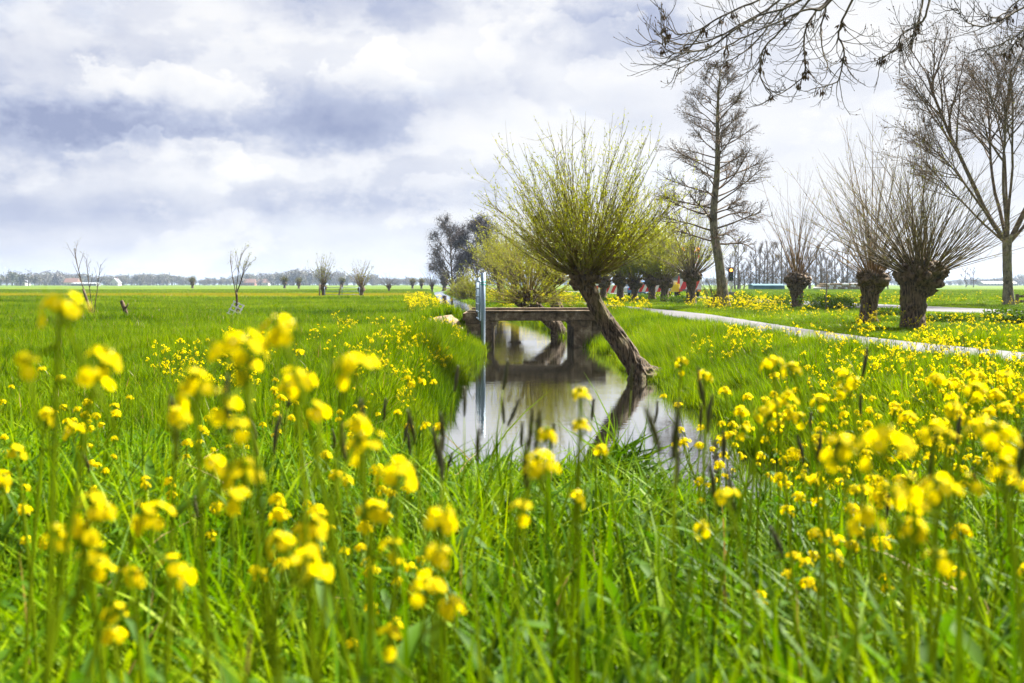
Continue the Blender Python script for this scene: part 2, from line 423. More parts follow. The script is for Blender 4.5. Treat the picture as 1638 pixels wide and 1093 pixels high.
def ground_mat():
    m, nt, out = new_mat('meadow ground')
    pos = nt.nodes.new('ShaderNodeNewGeometry').outputs['Position']
    n1 = N(nt, 'ShaderNodeTexNoise', {'Vector': pos, 'Scale': 0.35, 'Detail': 6.0, 'Roughness': 0.65})
    n2 = N(nt, 'ShaderNodeTexNoise', {'Vector': VM(nt, 'MULTIPLY', pos, (0.25, 1.0, 1.0)).outputs[0], 'Scale': 0.045, 'Detail': 5.0, 'Roughness': 0.6})
    n3 = N(nt, 'ShaderNodeTexNoise', {'Vector': pos, 'Scale': 14.0, 'Detail': 4.0})
    c = RAMP(nt, n1.outputs[0], ((0.30, (0.03, 0.075, 0.001)), (0.55, (0.065, 0.13, 0.002)), (0.78, (0.11, 0.17, 0.004))))
    c = MIX(nt, SMOOTH(nt, n2.outputs[0], 0.40, 0.68, 0, 0.7), c, (0.18, 0.19, 0.01))
    sp = N(nt, 'ShaderNodeSeparateXYZ', {0: pos}).outputs; yy = MA(nt, 'ADD', sp[1], MA(nt, 'MULTIPLY', sp[0], 0.06))
    strip = MA(nt, 'MULTIPLY', SMOOTH(nt, yy, 108, 112), SMOOTH(nt, yy, 150, 142)); strip = MA(nt, 'MULTIPLY', strip, SMOOTH(nt, sp[0], -10, -16))
    c = MIX(nt, MA(nt, 'MULTIPLY', strip, 0.7), c, (0.27, 0.23, 0.008))
    c = MIX(nt, SMOOTH(nt, n3.outputs[0], 0.35, 0.75, 0.35, 0), c, (0.03, 0.06, 0.006))
    at = N(nt, 'ShaderNodeAttribute', attribute_name='soil').outputs['Fac']
    ns = N(nt, 'ShaderNodeTexNoise', {'Vector': pos, 'Scale': 5.0, 'Detail': 7.0, 'Roughness': 0.7})
    soil = RAMP(nt, ns.outputs[0], ((0.3, (0.10, 0.065, 0.04)), (0.7, (0.36, 0.26, 0.18))))
    c = MIX(nt, SMOOTH(nt, MA(nt, 'ADD', at, MA(nt, 'MULTIPLY', MA(nt, 'SUBTRACT', ns.outputs[0], 0.5), 0.8)), 0.4, 0.6), c, soil)
    b = N(nt, 'ShaderNodeBsdfPrincipled', {'Base Color': c, 'Roughness': 0.9, 'Specular IOR Level': 0.1})
    bp = N(nt, 'ShaderNodeBump', {'Height': MA(nt, 'ADD', n3.outputs[0], n1.outputs[0]), 'Strength': 0.6, 'Distance': 0.12}); nt.links.new(bp.outputs[0], b.inputs['Normal'])
    nt.links.new(b.outputs[0], out.inputs[0]); return m


def asphalt_mat(name, a, b_):
    m, nt, out = new_mat(name)
    pos = nt.nodes.new('ShaderNodeNewGeometry').outputs['Position']
    n1 = N(nt, 'ShaderNodeTexNoise', {'Vector': pos, 'Scale': 0.8, 'Detail': 8.0, 'Roughness': 0.7})
    n2 = N(nt, 'ShaderNodeTexNoise', {'Vector': pos, 'Scale': 60.0, 'Detail': 2.0})
    c = RAMP(nt, MA(nt, 'ADD', MA(nt, 'MULTIPLY', n1.outputs[0], 0.7), MA(nt, 'MULTIPLY', n2.outputs[0], 0.3)), ((0.3, a), (0.7, b_)))
    n3 = N(nt, 'ShaderNodeTexNoise', {'Vector': pos, 'Scale': 0.25, 'Detail': 4.0}); vo = N(nt, 'ShaderNodeTexVoronoi', {'Vector': VM(nt, 'ADD', pos, n1.outputs['Color']).outputs[0], 'Scale': 0.7}, feature='DISTANCE_TO_EDGE')
    c = MIX(nt, SMOOTH(nt, n3.outputs[0], 0.5, 0.6, 0, 0.45), c, [x * 0.55 for x in a])
    c = MIX(nt, SMOOTH(nt, vo.outputs[0], 0.03, 0.0, 0, 0.7), c, (0.02, 0.02, 0.018))
    b = N(nt, 'ShaderNodeBsdfPrincipled', {'Base Color': c, 'Roughness': 0.75, 'Specular IOR Level': 0.4})
    bp = N(nt, 'ShaderNodeBump', {'Height': n2.outputs[0], 'Strength': 0.4, 'Distance': 0.004}); nt.links.new(bp.outputs[0], b.inputs['Normal'])
    nt.links.new(b.outputs[0], out.inputs[0]); return m


def water_mat():
    m, nt, out = new_mat('ditch water')
    pos = nt.nodes.new('ShaderNodeNewGeometry').outputs['Position']
    n1 = N(nt, 'ShaderNodeTexNoise', {'Vector': VM(nt, 'MULTIPLY', pos, (1.0, 2.2, 1.0)).outputs[0], 'Scale': 3.2, 'Detail': 3.0, 'Roughness': 0.55})
    n2 = N(nt, 'ShaderNodeTexNoise', {'Vector': VM(nt, 'MULTIPLY', pos, (0.6, 1.0, 1.0)).outputs[0], 'Scale': 0.5, 'Detail': 2.0})
    h = MA(nt, 'MULTIPLY', n1.outputs[0], SMOOTH(nt, n2.outputs[0], 0.35, 0.65, 0.25, 1.0))
    b = N(nt, 'ShaderNodeBsdfPrincipled', {'Base Color': (0.010, 0.009, 0.006, 1), 'Roughness': 0.01, 'IOR': 4.0, 'Specular IOR Level': 1.0})
    bp = N(nt, 'ShaderNodeBump', {'Height': h, 'Strength': 0.045, 'Distance': 0.05}); nt.links.new(bp.outputs[0], b.inputs['Normal'])
    nt.links.new(b.outputs[0], out.inputs[0]); return m


M['concrete'] = concrete_mat(); M['ground'] = ground_mat(); M['water'] = water_mat()
M['path'] = asphalt_mat('bleached asphalt path', (0.055, 0.054, 0.058), (0.095, 0.093, 0.098))
M['road'] = asphalt_mat('road asphalt', (0.052, 0.052, 0.057), (0.09, 0.09, 0.095))

# ------------------------------------------------------------------ terrain, water, roads
WZ = -0.6
EY = np.array([6.5, 9, 12, 20, 28, 32, 45, 75, 121, 200, 400, 900])
EL = np.array([-0.2, -1.0, -1.05, -1.0, -0.95, -1.1, -2.3, -5.7, -9.5, -16.3, -32.4, -73])
ER = np.array([1.6, 2.7, 2.75, 2.65, 2.35, 2.2, 1.2, -1.7, -5.9, -13.0, -29.3, -70])
PY = np.array([-5, 4, 9, 14, 18, 22, 27, 34, 41, 47, 54, 66, 80, 130, 200, 400, 900])
PX = np.array([22, 14.5, 11.4, 9.2, 8.0, 7.25, 6.95, 6.95, 6.95, 6.4, 5.5, 3.9, 2.3, -2.6, -9.0, -26, -67])
RY = np.array([-20, 10, 30, 40, 50, 60, 80, 100, 150, 300, 900])
RX = np.array([25.5, 23.2, 21.6, 20.7, 19.7, 18.8, 16.9, 14.9, 9.8, -5.6, -58])
PW, RW = 1.15, 2.9
PEMB, REMB = 0.05, 0.08


def cr(x, xs, ys):
    return np.interp(x, xs, ys)


def smooth_curve(xs, ys):
    xf = np.concatenate([np.linspace(xs[0], 60, 500), np.geomspace(60.5, xs[-1], 160)])
    yf = np.interp(xf, xs, ys)
    k = np.hanning(41); k /= k.sum()
    yp = np.pad(yf[:500], 20, mode='reflect', reflect_type='odd')
    yf2 = yf.copy(); yf2[:500] = np.convolve(yp, k, 'valid')
    return xf, yf2


PYf, PXf = smooth_curve(PY, PX); RYf, RXf = smooth_curve(RY, RX)


def lat2(x, y, seed, n=64):
    r = np.random.default_rng(seed).random((n, n))
    xi = np.floor(x).astype(int); yi = np.floor(y).astype(int)
    fx = x - xi; fy = y - yi; fx = fx * fx * (3 - 2 * fx); fy = fy * fy * (3 - 2 * fy)
    g = lambda a, b: r[a % n, b % n]
    return (g(xi, yi) * (1 - fx) + g(xi + 1, yi) * fx) * (1 - fy) + (g(xi, yi + 1) * (1 - fx) + g(xi + 1, yi + 1) * fx) * fy


def pathdist(x, y): return np.abs(x - cr(y, PYf, PXf))
def roaddist(x, y): return np.abs(x - cr(y, RYf, RXf))


def water_in(x, y):
    """signed distance outside the water's edge (m), positive on land"""
    wob = (lat2(np.asarray(x) * 0.0 + 7.3, y * 1.1, 3) - 0.5) * 0.30
    wob2 = (lat2(np.asarray(x) * 0.0 + 2.3, y * 0.9, 4) - 0.5) * 0.30
    l = cr(y, EY, EL) + wob; r = cr(y, EY, ER) + wob2
    s = np.maximum(l - x, x - r)
    return np.maximum(s, (6.6 + 0.3 * np.sin(x * 2)) - y), (x < (l + r) / 2)


def zfun(x, y):
    x = np.asarray(x, float); y = np.asarray(y, float)
    s, left = water_in(x, y)
    near = 1 - sstep(4.2, 7.0, y)
    top = 0.2 * near * (1 - 0.75 * np.exp(-((x - 0.9) / 1.6) ** 2) * sstep(1.6, 4.0, y))
    und = (lat2(x * 0.35 + 40, y * 0.35 + 40, 8) - 0.5) * 0.14 + (lat2(x * 1.3 + 40, y * 1.3 + 40, 9) - 0.5) * 0.06
    keep = sstep(PW + 0.1, PW + 1.6, pathdist(x, y)) * sstep(RW + 0.2, RW + 2.0, roaddist(x, y)) * (1 - sstep(60, 140, y))
    top = top + und * keep
    top = top + np.maximum(PEMB * (1 - sstep(PW + 0.3, PW + 1.6, pathdist(x, y))), REMB * (1 - sstep(RW + 0.5, RW + 3.5, roaddist(x, y)))) * (1 - sstep(150, 300, y))
    # shallow field ditch crossing the left meadow
    ln = 39.5 + 0.03 * (x + 14)
    top = top - 0.22 * np.exp(-((y - ln) / 1.0) ** 2) * sstep(-4, -8, x)
    # raised approach of the farm bridge
    ap = np.exp(-((y - 31.6) / 2.2) ** 4)
    top = top + ap * (0.36 * (1 - sstep(1.35, 4.2, -x)) * (x < 0) + 0.36 * (1 - sstep(2.6, 5.2, x)) * (x > 0))
    top = top - 0.30 * np.exp(-((x + 1.4) / 1.0) ** 2 - ((y - 27.6) / 1.9) ** 2)
    bw = np.where(left, 0.85, 2.1)
    bank = sstep(-0.1, 1.0, s / bw)
    z = WZ - 0.05 + (top - WZ + 0.05) * np.clip(bank, 0, 1)
    return np.where(s < 0, WZ - 0.05 + np.maximum(s, -0.6) * 0.7, z)


def z1(x, y): return float(zfun(np.array([x]), np.array([y]))[0])


def soilfun(x, y):
    a = np.exp(-(((x + 2.1) / 1.1) ** 2 + ((y - 31.0) / 1.3) ** 2) ** 2)
    b = np.exp(-(((x + 13.2) / 0.55) ** 2 + ((y - 37.2) / 0.5) ** 2) ** 2)
    s, left = water_in(x, y); mud = np.exp(-((s - 0.05) / 0.28) ** 2) * 0.75 * ~left * (y > 8) * (y < 60) * (0.3 + 0.9 * lat2(np.asarray(x) * 0.8 + 20, np.asarray(y) * 0.8 + 20, 44))
    return np.maximum(np.maximum(a, b) * (x < 0), mud)


def build_ground():
    xs = np.concatenate([-np.geomspace(4200, 16.5, 46), np.arange(-16, 30, 0.26), np.geomspace(30.5, 4200, 44)])
    ys = np.concatenate([-np.geomspace(300, 6.5, 8), np.arange(-6, 62, 0.30), np.geomspace(62.5, 5200, 70)])
    X, Y = np.meshgrid(xs, ys); Z = zfun(X.ravel(), Y.ravel())
    V = np.stack([X.ravel(), Y.ravel(), Z], 1); nx, ny = len(xs), len(ys)
    i = (np.arange(ny - 1)[:, None] * nx + np.arange(nx - 1)[None]).ravel()
    me = mesh_np('ground', V, [np.stack([i, i + 1, i + nx + 1, i + nx], 1)], M['ground'])
    at = me.attributes.new('soil', 'FLOAT', 'POINT'); at.data.foreach_set('value', soilfun(X.ravel(), Y.ravel()).astype(np.float32))
    tag(link('ground', me), kind='structure')
    # water
    yy = np.concatenate([np.arange(6.0, 60, 0.5), np.geomspace(60.5, 900, 50)])
    l = cr(yy, EY, EL) - 0.5; r = cr(yy, EY, ER) + 0.5
    V = np.stack([np.concatenate([l, r]), np.concatenate([yy, yy]), np.full(2 * len(yy), WZ)], 1); n = len(yy); i = np.arange(n - 1)
    tag(link('water', mesh_np('water', V, [np.stack([i, i + n, i + n + 1, i + 1], 1)], M['water'])), kind='structure')
    # path and road with a real edge
    for name, yf, xf, hw, z, mat, y0 in (('cycle_path', PYf, PXf, PW, 0.03 + PEMB, M['path'], 4.0), ('road', RYf, RXf, RW, 0.05 + REMB, M['road'], -20.0)):
        k = yf >= y0; ya = yf[k]; xa = xf[k]
        t = np.stack([np.gradient(xa, ya), np.ones_like(ya)], 1); t /= np.linalg.norm(t, axis=1, keepdims=True)
        nrm = np.stack([t[:, 1], -t[:, 0]], 1)
        prof = [(-hw - 0.03, -0.1), (-hw, z - 0.01), (-hw * 0.5, z + 0.008), (0, z + 0.015), (hw * 0.5, z + 0.008), (hw, z - 0.01), (hw + 0.03, -0.1)]
        V = []
        for o, zz in prof:
            wv = (lat2(ya * 2.0, ya * 0 + 1.5 + o, 5) - 0.5) * 0.10 * (abs(o) >= hw)
            drop = (PEMB if name == 'cycle_path' else REMB) * sstep(150, 300, ya)
            V.append(np.stack([xa + nrm[:, 0] * (o + wv), ya + nrm[:, 1] * (o + wv), np.full(len(ya), zz) - drop], 1))
        V = np.vstack(V); n = len(ya); q = []
        i = np.arange(n - 1)
        for a in range(len(prof) - 1):
            q.append(np.stack([a * n + i, (a + 1) * n + i, (a + 1) * n + i + 1, a * n + i + 1], 1))
        tag(link(name, mesh_np(name, V, q, mat)), kind='structure')


build_ground()

# ------------------------------------------------------------------ farm bridge
def build_bridge():
    t = empty('farm_bridge', (0.45, 30, 0), 'low weathered concrete farm bridge spanning the ditch', 'bridge')
    T = np.array([0.45, 30, 0])
    y0, y1 = 30.0, 33.6
    xl, xr = -0.60, 1.86           # opening
    def part(name, fn, mat=M['concrete']):
        g = Geo(); fn(g)
        for k in range(len(g.v)): g.v[k] = g.v[k] - T
        o = g.obj(name, mat, t, smooth=False)
        bv = o.modifiers.new('edge wear', 'BEVEL'); bv.width = 0.018; bv.segments = 2
        return o
    part('abutment', lambda g: g.box((xl - 0.36, y0, -1.3), (xl, y1, 0.20)))
    part('abutment', lambda g: g.box((xr, y0, -1.3), (xr + 0.55, y1, 0.20)))
    part('haunch', lambda g: g.prism([(xl, -0.06), (xl, 0.198), (xl + 0.20, 0.198)], 1, y0 + 0.004, y1))
    part('haunch', lambda g: g.prism([(xr, -0.03), (xr - 0.22, 0.198), (xr, 0.198)], 1, y0 + 0.004, y1))
    part('deck', lambda g: g.box((xl - 0.9, y0 + 0.28, 0.201), (xr + 1.0, y1 - 0.28, 0.42)))
    for ya in (y0 - 0.03, y1 - 0.25):
        part('edge_beam', lambda g: g.box((xl - 0.42, ya, 0.202), (xr + 0.95, ya + 0.28, 0.455)))
        part('coping', lambda g: g.box((xl - 0.75, ya - 0.05, 0.457), (xr + 1.0, ya + 0.33, 0.515)))
    for k in range(3):           # stacked blocks of the wing wall
        part('wing_block', lambda g: g.box((xl - 0.80 - 0.02 * (k % 2), y0 - 0.10 + 0.02 * k, -0.55 + k * 0.335), (xl - 0.365, y0 + 0.75, -0.55 + (k + 1) * 0.335 - 0.012)))
    part('wing_block', lambda g: g.box((xr + 0.56, y0 + 0.1, -0.6), (xr + 1.2, y0 + 0.55, 0.19)))
    s = Geo(); s.box((-0.75, -0.2, -0.07), (0.55, 0.2, 0.05))
    o = s.obj('concrete_slab', M['concrete'], smooth=False); o.location = (-2.0, 29.35, z1(-2.0, 29.3) + 0.04); o.rotation_euler = (R(3), R(4), R(-4))
    bv = o.modifiers.new('edge wear', 'BEVEL'); bv.width = 0.02; bv.segments = 2
    tag(o, 'flat pale concrete slab on bare soil left of the farm bridge', 'slab')


build_bridge()


def build_gate():
    """galvanised field gate swung open, seen nearly edge on"""
    x0, x1, ya, yb = -0.80, -1.02, 27.6, 30.2
    zb = z1(x0, ya)
    t = empty('field_gate', (x0, ya, zb), 'tall galvanised metal field gate seen edge-on beside the farm bridge', 'gate')
    o = np.array([x0, ya, zb])
    def part(name, fn, m=M['steel']):
        g = Geo(); fn(g)
        for k in range(len(g.v)): g.v[k] = g.v[k] - o
        return g.obj(name, m, t, smooth=True)
    part('gate_post', lambda g: g.tube([(x0, ya, -0.4), (x0, ya, 1.62)], 0.062, 12))
    part('gate_post', lambda g: g.tube([(x1, yb, -0.4), (x1, yb, 1.50)], 0.055, 12))
    a = np.array([x0 - 0.09, ya + 0.12, 0]); b = np.array([x1 - 0.05, yb - 0.15, 0])
    up = np.array([0, 0, 1.0])
    for e in (a, b):
        part('stile', lambda g: g.tube([e + up * 0.28, e + up * 1.40], 0.028, 8))
    for z in (0.30, 0.50, 0.72, 0.95, 1.18, 1.38):
        part('rail', lambda g: g.tube([a + up * z, b + up * z], 0.022, 8))
    m_ = (a + b) / 2
    part('brace', lambda g: g.tube([m_ + up * 0.3, m_ + up * 1.38], 0.02, 8))
    ang = np.linspace(0, 14, 60)
    part('rope', lambda g: g.tube(np.stack([x0 + 0.073 * np.cos(ang), ya + 0.073 * np.sin(ang), 1.26 + ang * 0.008 + 0.02 * np.sin(ang * 0.7)], 1), 0.012, 5), M['rope'])


build_gate()

# ------------------------------------------------------------------ trees
def curve_pts(pts, n):
    pts = np.asarray(pts, float); k = len(pts)
    if k == 2: return pts[0] + (pts[1] - pts[0]) * np.linspace(0, 1, n)[:, None]
    ext = np.vstack([2 * pts[0] - pts[1], pts, 2 * pts[-1] - pts[-2]])
    out = []
    for t in np.linspace(0, k - 1 - 1e-6, n):
        i = int(t); f = t - i; a, b, c, d = ext[i], ext[i + 1], ext[i + 2], ext[i + 3]
        out.append(0.5 * ((2 * b) + (c - a) * f + (2 * a - 5 * b + 4 * c - d) * f * f + (3 * b - a - 3 * c + d) * f ** 3))
    return np.array(out)


def plat(u, v, nu, nv, seed):
    """lattice noise, periodic in u (0..1)"""
    r = np.random.default_rng(seed).random((nu, nv + 2))
    x = (u % 1.0) * nu; y = np.clip(v, 0, 0.9999) * nv
    xi = np.floor(x).astype(int); yi = np.floor(y).astype(int); fx = x - xi; fy = y - yi
    fx = fx * fx * (3 - 2 * fx); fy = fy * fy * (3 - 2 * fy)
    g = lambda a, b: r[a % nu, b]
    return (g(xi, yi) * (1 - fx) + g(xi + 1, yi) * fx) * (1 - fy) + (g(xi, yi + 1) * (1 - fx) + g(xi + 1, yi + 1) * fx) * fy


def trunk_mesh(name, pts, rad, mat, seed=0, sides=56, rows=70, furrow=0.36, lump=0.12, flare=0.35):
    c = curve_pts(pts, rows); r = np.interp(np.linspace(0, 1, rows), np.linspace(0, 1, len(rad)), rad)
    s = np.linspace(0, 1, rows)
    r = r * (1 + flare * np.exp(-s * 9))
    tan = np.gradient(c, axis=0); tan /= np.linalg.norm(tan, axis=1, keepdims=True)
    u = np.cross(tan, [0, 1.0, 0.05]); u /= np.linalg.norm(u, axis=1, keepdims=True); w = np.cross(tan, u)
    L = np.linalg.norm(np.diff(c, axis=0), axis=1).sum(); rm = r.mean()
    th = np.arange(sides) / sides
    TH, SS = np.meshgrid(th, s)
    tw = TH + 0.10 * np.sin(SS * 3 + seed) + 0.03 * np.sin(SS * 17 + TH * 12)
    n1 = plat(tw, SS, 17, max(3, int(L / rm * 0.9)), seed + 1)
    n2 = plat(tw + 0.4, SS, 31, max(5, int(L / rm * 2.2)), seed + 2)
    n3 = plat(TH, SS, 5, max(2, int(L / rm * 0.7)), seed + 3)
    ridge = (1 - np.abs(2 * n1 - 1)) ** 1.5 * 0.7 + n2 * 0.3
    root = np.cos(TH * 2 * math.pi * 5 + seed) * 0.16 * np.exp(-SS * 10)
    rr = r[:, None] * (1 + furrow * (ridge - 0.5) + lump * (n3 - 0.5) * 2 + root)
    V = c[:, None, :] + rr[:, :, None] * (np.cos(TH * 2 * math.pi)[..., None] * u[:, None, :] + np.sin(TH * 2 * math.pi)[..., None] * w[:, None, :])
    V = V.reshape(-1, 3)
    i = np.arange(rows - 1)[:, None] * sides + np.arange(sides)[None]; j = np.arange(rows - 1)[:, None] * sides + ((np.arange(sides) + 1) % sides)[None]
    q = np.stack([i, j, j + sides, i + sides], -1).reshape(-1, 4)
    V = np.vstack([V, c[-1]]); k = np.arange(sides); b = (rows - 1) * sides
    return mesh_np(name, V, [q, np.stack([b + k, b + (k + 1) % sides, np.full(sides, len(V) - 1)], -1)], mat)


def unit(v):
    v = np.asarray(v, float); return v / (np.linalg.norm(v) + 1e-12)


def head_geo(g, c, rx, rz, seed, nstub=34):
    """knotted pollard head: lumpy mass with cut stubs and knuckles"""
    rg = np.random.default_rng(seed)
    nu, nv = 40, 24
    u = np.arange(nu) / nu; v = np.linspace(0.02, 0.98, nv); U, W = np.meshgrid(u, v)
    k = 1 + 0.34 * (plat(U, W, 9, 6, seed) - 0.5) * 2 + 0.26 * (plat(U, W, 19, 12, seed + 5) - 0.5) * 2 + 0.10 * (plat(U, W, 40, 22, seed + 6) - 0.5)
    ph = W * math.pi
    V = np.stack([c[0] + rx * k * np.sin(ph) * np.cos(U * 2 * math.pi), c[1] + rx * k * np.sin(ph) * np.sin(U * 2 * math.pi), c[2] - rz * k * np.cos(ph)], -1).reshape(-1, 3)
    i = np.arange(nv - 1)[:, None] * nu + np.arange(nu)[None]; j = np.arange(nv - 1)[:, None] * nu + ((np.arange(nu) + 1) % nu)[None]
    g.add(V, np.stack([i, j, j + nu, i + nu], -1).reshape(-1, 4))
    for _ in range(nstub):
        a = rg.uniform(0, 2 * math.pi); e = rg.uniform(-0.5, 1.2)
        d = np.array([math.cos(a) * math.cos(e), math.sin(a) * math.cos(e), math.sin(e)])
        p0 = c + d * np.array([rx, rx, rz]) * 0.75; L = rg.uniform(0.25, 0.6) * rx; r0 = rg.uniform(0.10, 0.22) * rx
        d2 = unit(d + np.array([0, 0, 0.4]) + rg.normal(size=3) * 0.25)
        g.tube([p0, p0 + d2 * L * 0.5, p0 + d2 * L], [r0 * 0.8, r0, r0 * rg.uniform(0.75, 1.15)], 7)


def shoots_geo(g, lf, c, rx, rz, n, L, seed, fan=1.15, lean=(0, 0, 0), r0=0.016, twigs=3, leaves=14, leaf=(0.05, 0.012), up=0.5, lo=-0.1, sag=0.0, curve=0.35, twig_len=0.28, leaf_from=0.25):
    rg = np.random.default_rng(seed)
    lp, ld = [], []
    for i in range(n):
        a = rg.uniform(0, 2 * math.pi); q = rg.uniform(0, 1) ** 0.75
        tilt = q * fan                                     # angle from vertical
        d = np.array([math.sin(tilt) * math.cos(a), math.sin(tilt) * math.sin(a), math.cos(tilt) + lo * q])
        d = unit(d + np.asarray(lean) + rg.normal(size=3) * 0.06)
        p = c + np.array([d[0] * rx, d[1] * rx, d[2] * rz]) * 0.8
        l = L * rg.uniform(0.42, 1.08) * (1 - 0.22 * q)
        m = 8; pts = [p]; dd = d.copy()
        bend = rg.normal(size=3) * 0.045
        for s in range(m):
            dd = unit(dd + np.array([0, 0, curve * up * (1 - dd[2])]) * (0.5 if s < 5 else 0.3) - np.array([0, 0, sag * s / m]) + bend + rg.normal(size=3) * 0.022)
            pts.append(pts[-1] + dd * l / m)
        pts = np.array(pts); rb = r0 * rg.uniform(0.45, 1.5)
        g.tube(pts, np.linspace(rb, rb * 0.18, m + 1), 4, cap=False)
        lines = [(pts, leaf_from, leaves)]
        for _ in range(rg.poisson(twigs)):
            f = rg.uniform(0.35, 0.92); k = int(f * m); q0 = pts[k] + (pts[min(k + 1, m)] - pts[k]) * (f * m - k)
            td = unit((pts[min(k + 1, m)] - pts[k]) / l * m + rg.normal(size=3) * 0.42 + np.array([0, 0, 0.15]))
            tl = l * twig_len * rg.uniform(0.4, 1.1)
            tp = np.array([q0, q0 + td * tl * 0.5, q0 + unit(td + np.array([0, 0, 0.25])) * tl])
            g.tube(tp, [rb * 0.32, rb * 0.22, rb * 0.1], 3, cap=False)
            lines.append((tp, 0.1, leaves * 0.45))
        for ln, f0, cnt in lines:
            kk = rg.poisson(cnt)
            if kk == 0: continue
            f = rg.uniform(f0, 1.0, kk) * (len(ln) - 1); i0 = np.minimum(f.astype(int), len(ln) - 2); fr = (f - i0)[:, None]
            pos = ln[i0] * (1 - fr) + ln[i0 + 1] * fr
            tn = ln[i0 + 1] - ln[i0]; tn /= np.linalg.norm(tn, axis=1, keepdims=True)
            dv = tn * 0.8 + rg.normal(size=(kk, 3)) * 0.55
            lp.append(pos); ld.append(dv / np.linalg.norm(dv, axis=1, keepdims=True))
    if lf is not None and lp:
        pos = np.vstack(lp); dv = np.vstack(ld); nn = len(pos)
        lf.quads_at(pos, dv, leaf[0] * rg.uniform(0.6, 1.4, nn), leaf[1] * rg.uniform(0.7, 1.4, nn))


def willow(base, pts, rad, label, hx, hz, n, L, seed, shoot='shoot_olive', leafm='willow_leaf', group=None, stub=34, name='pollard_willow', head_up=0.0, sides=56, rows=70, **kw):
    """pts: trunk centre line relative to base"""
    t = empty(name, tuple(base), label, 'tree', group)
    pts = np.asarray(pts, float)
    link('trunk', trunk_mesh('trunk', pts, rad, M['bark'], seed, sides, rows), t)
    c = pts[-1] + np.array([0, 0, head_up])
    g = Geo(); head_geo(g, c, hx, hz, seed + 20, stub); g.obj('pollard_head', M['head'], t)
    g = Geo(); lf = Geo()
    shoots_geo(g, lf, c, hx, hz, n, L, seed + 50, **kw)
    cr_ = g.obj('crown', M[shoot], t)
    if lf.n: lf.obj('leaves', M[leafm], cr_, smooth=False)
    return t


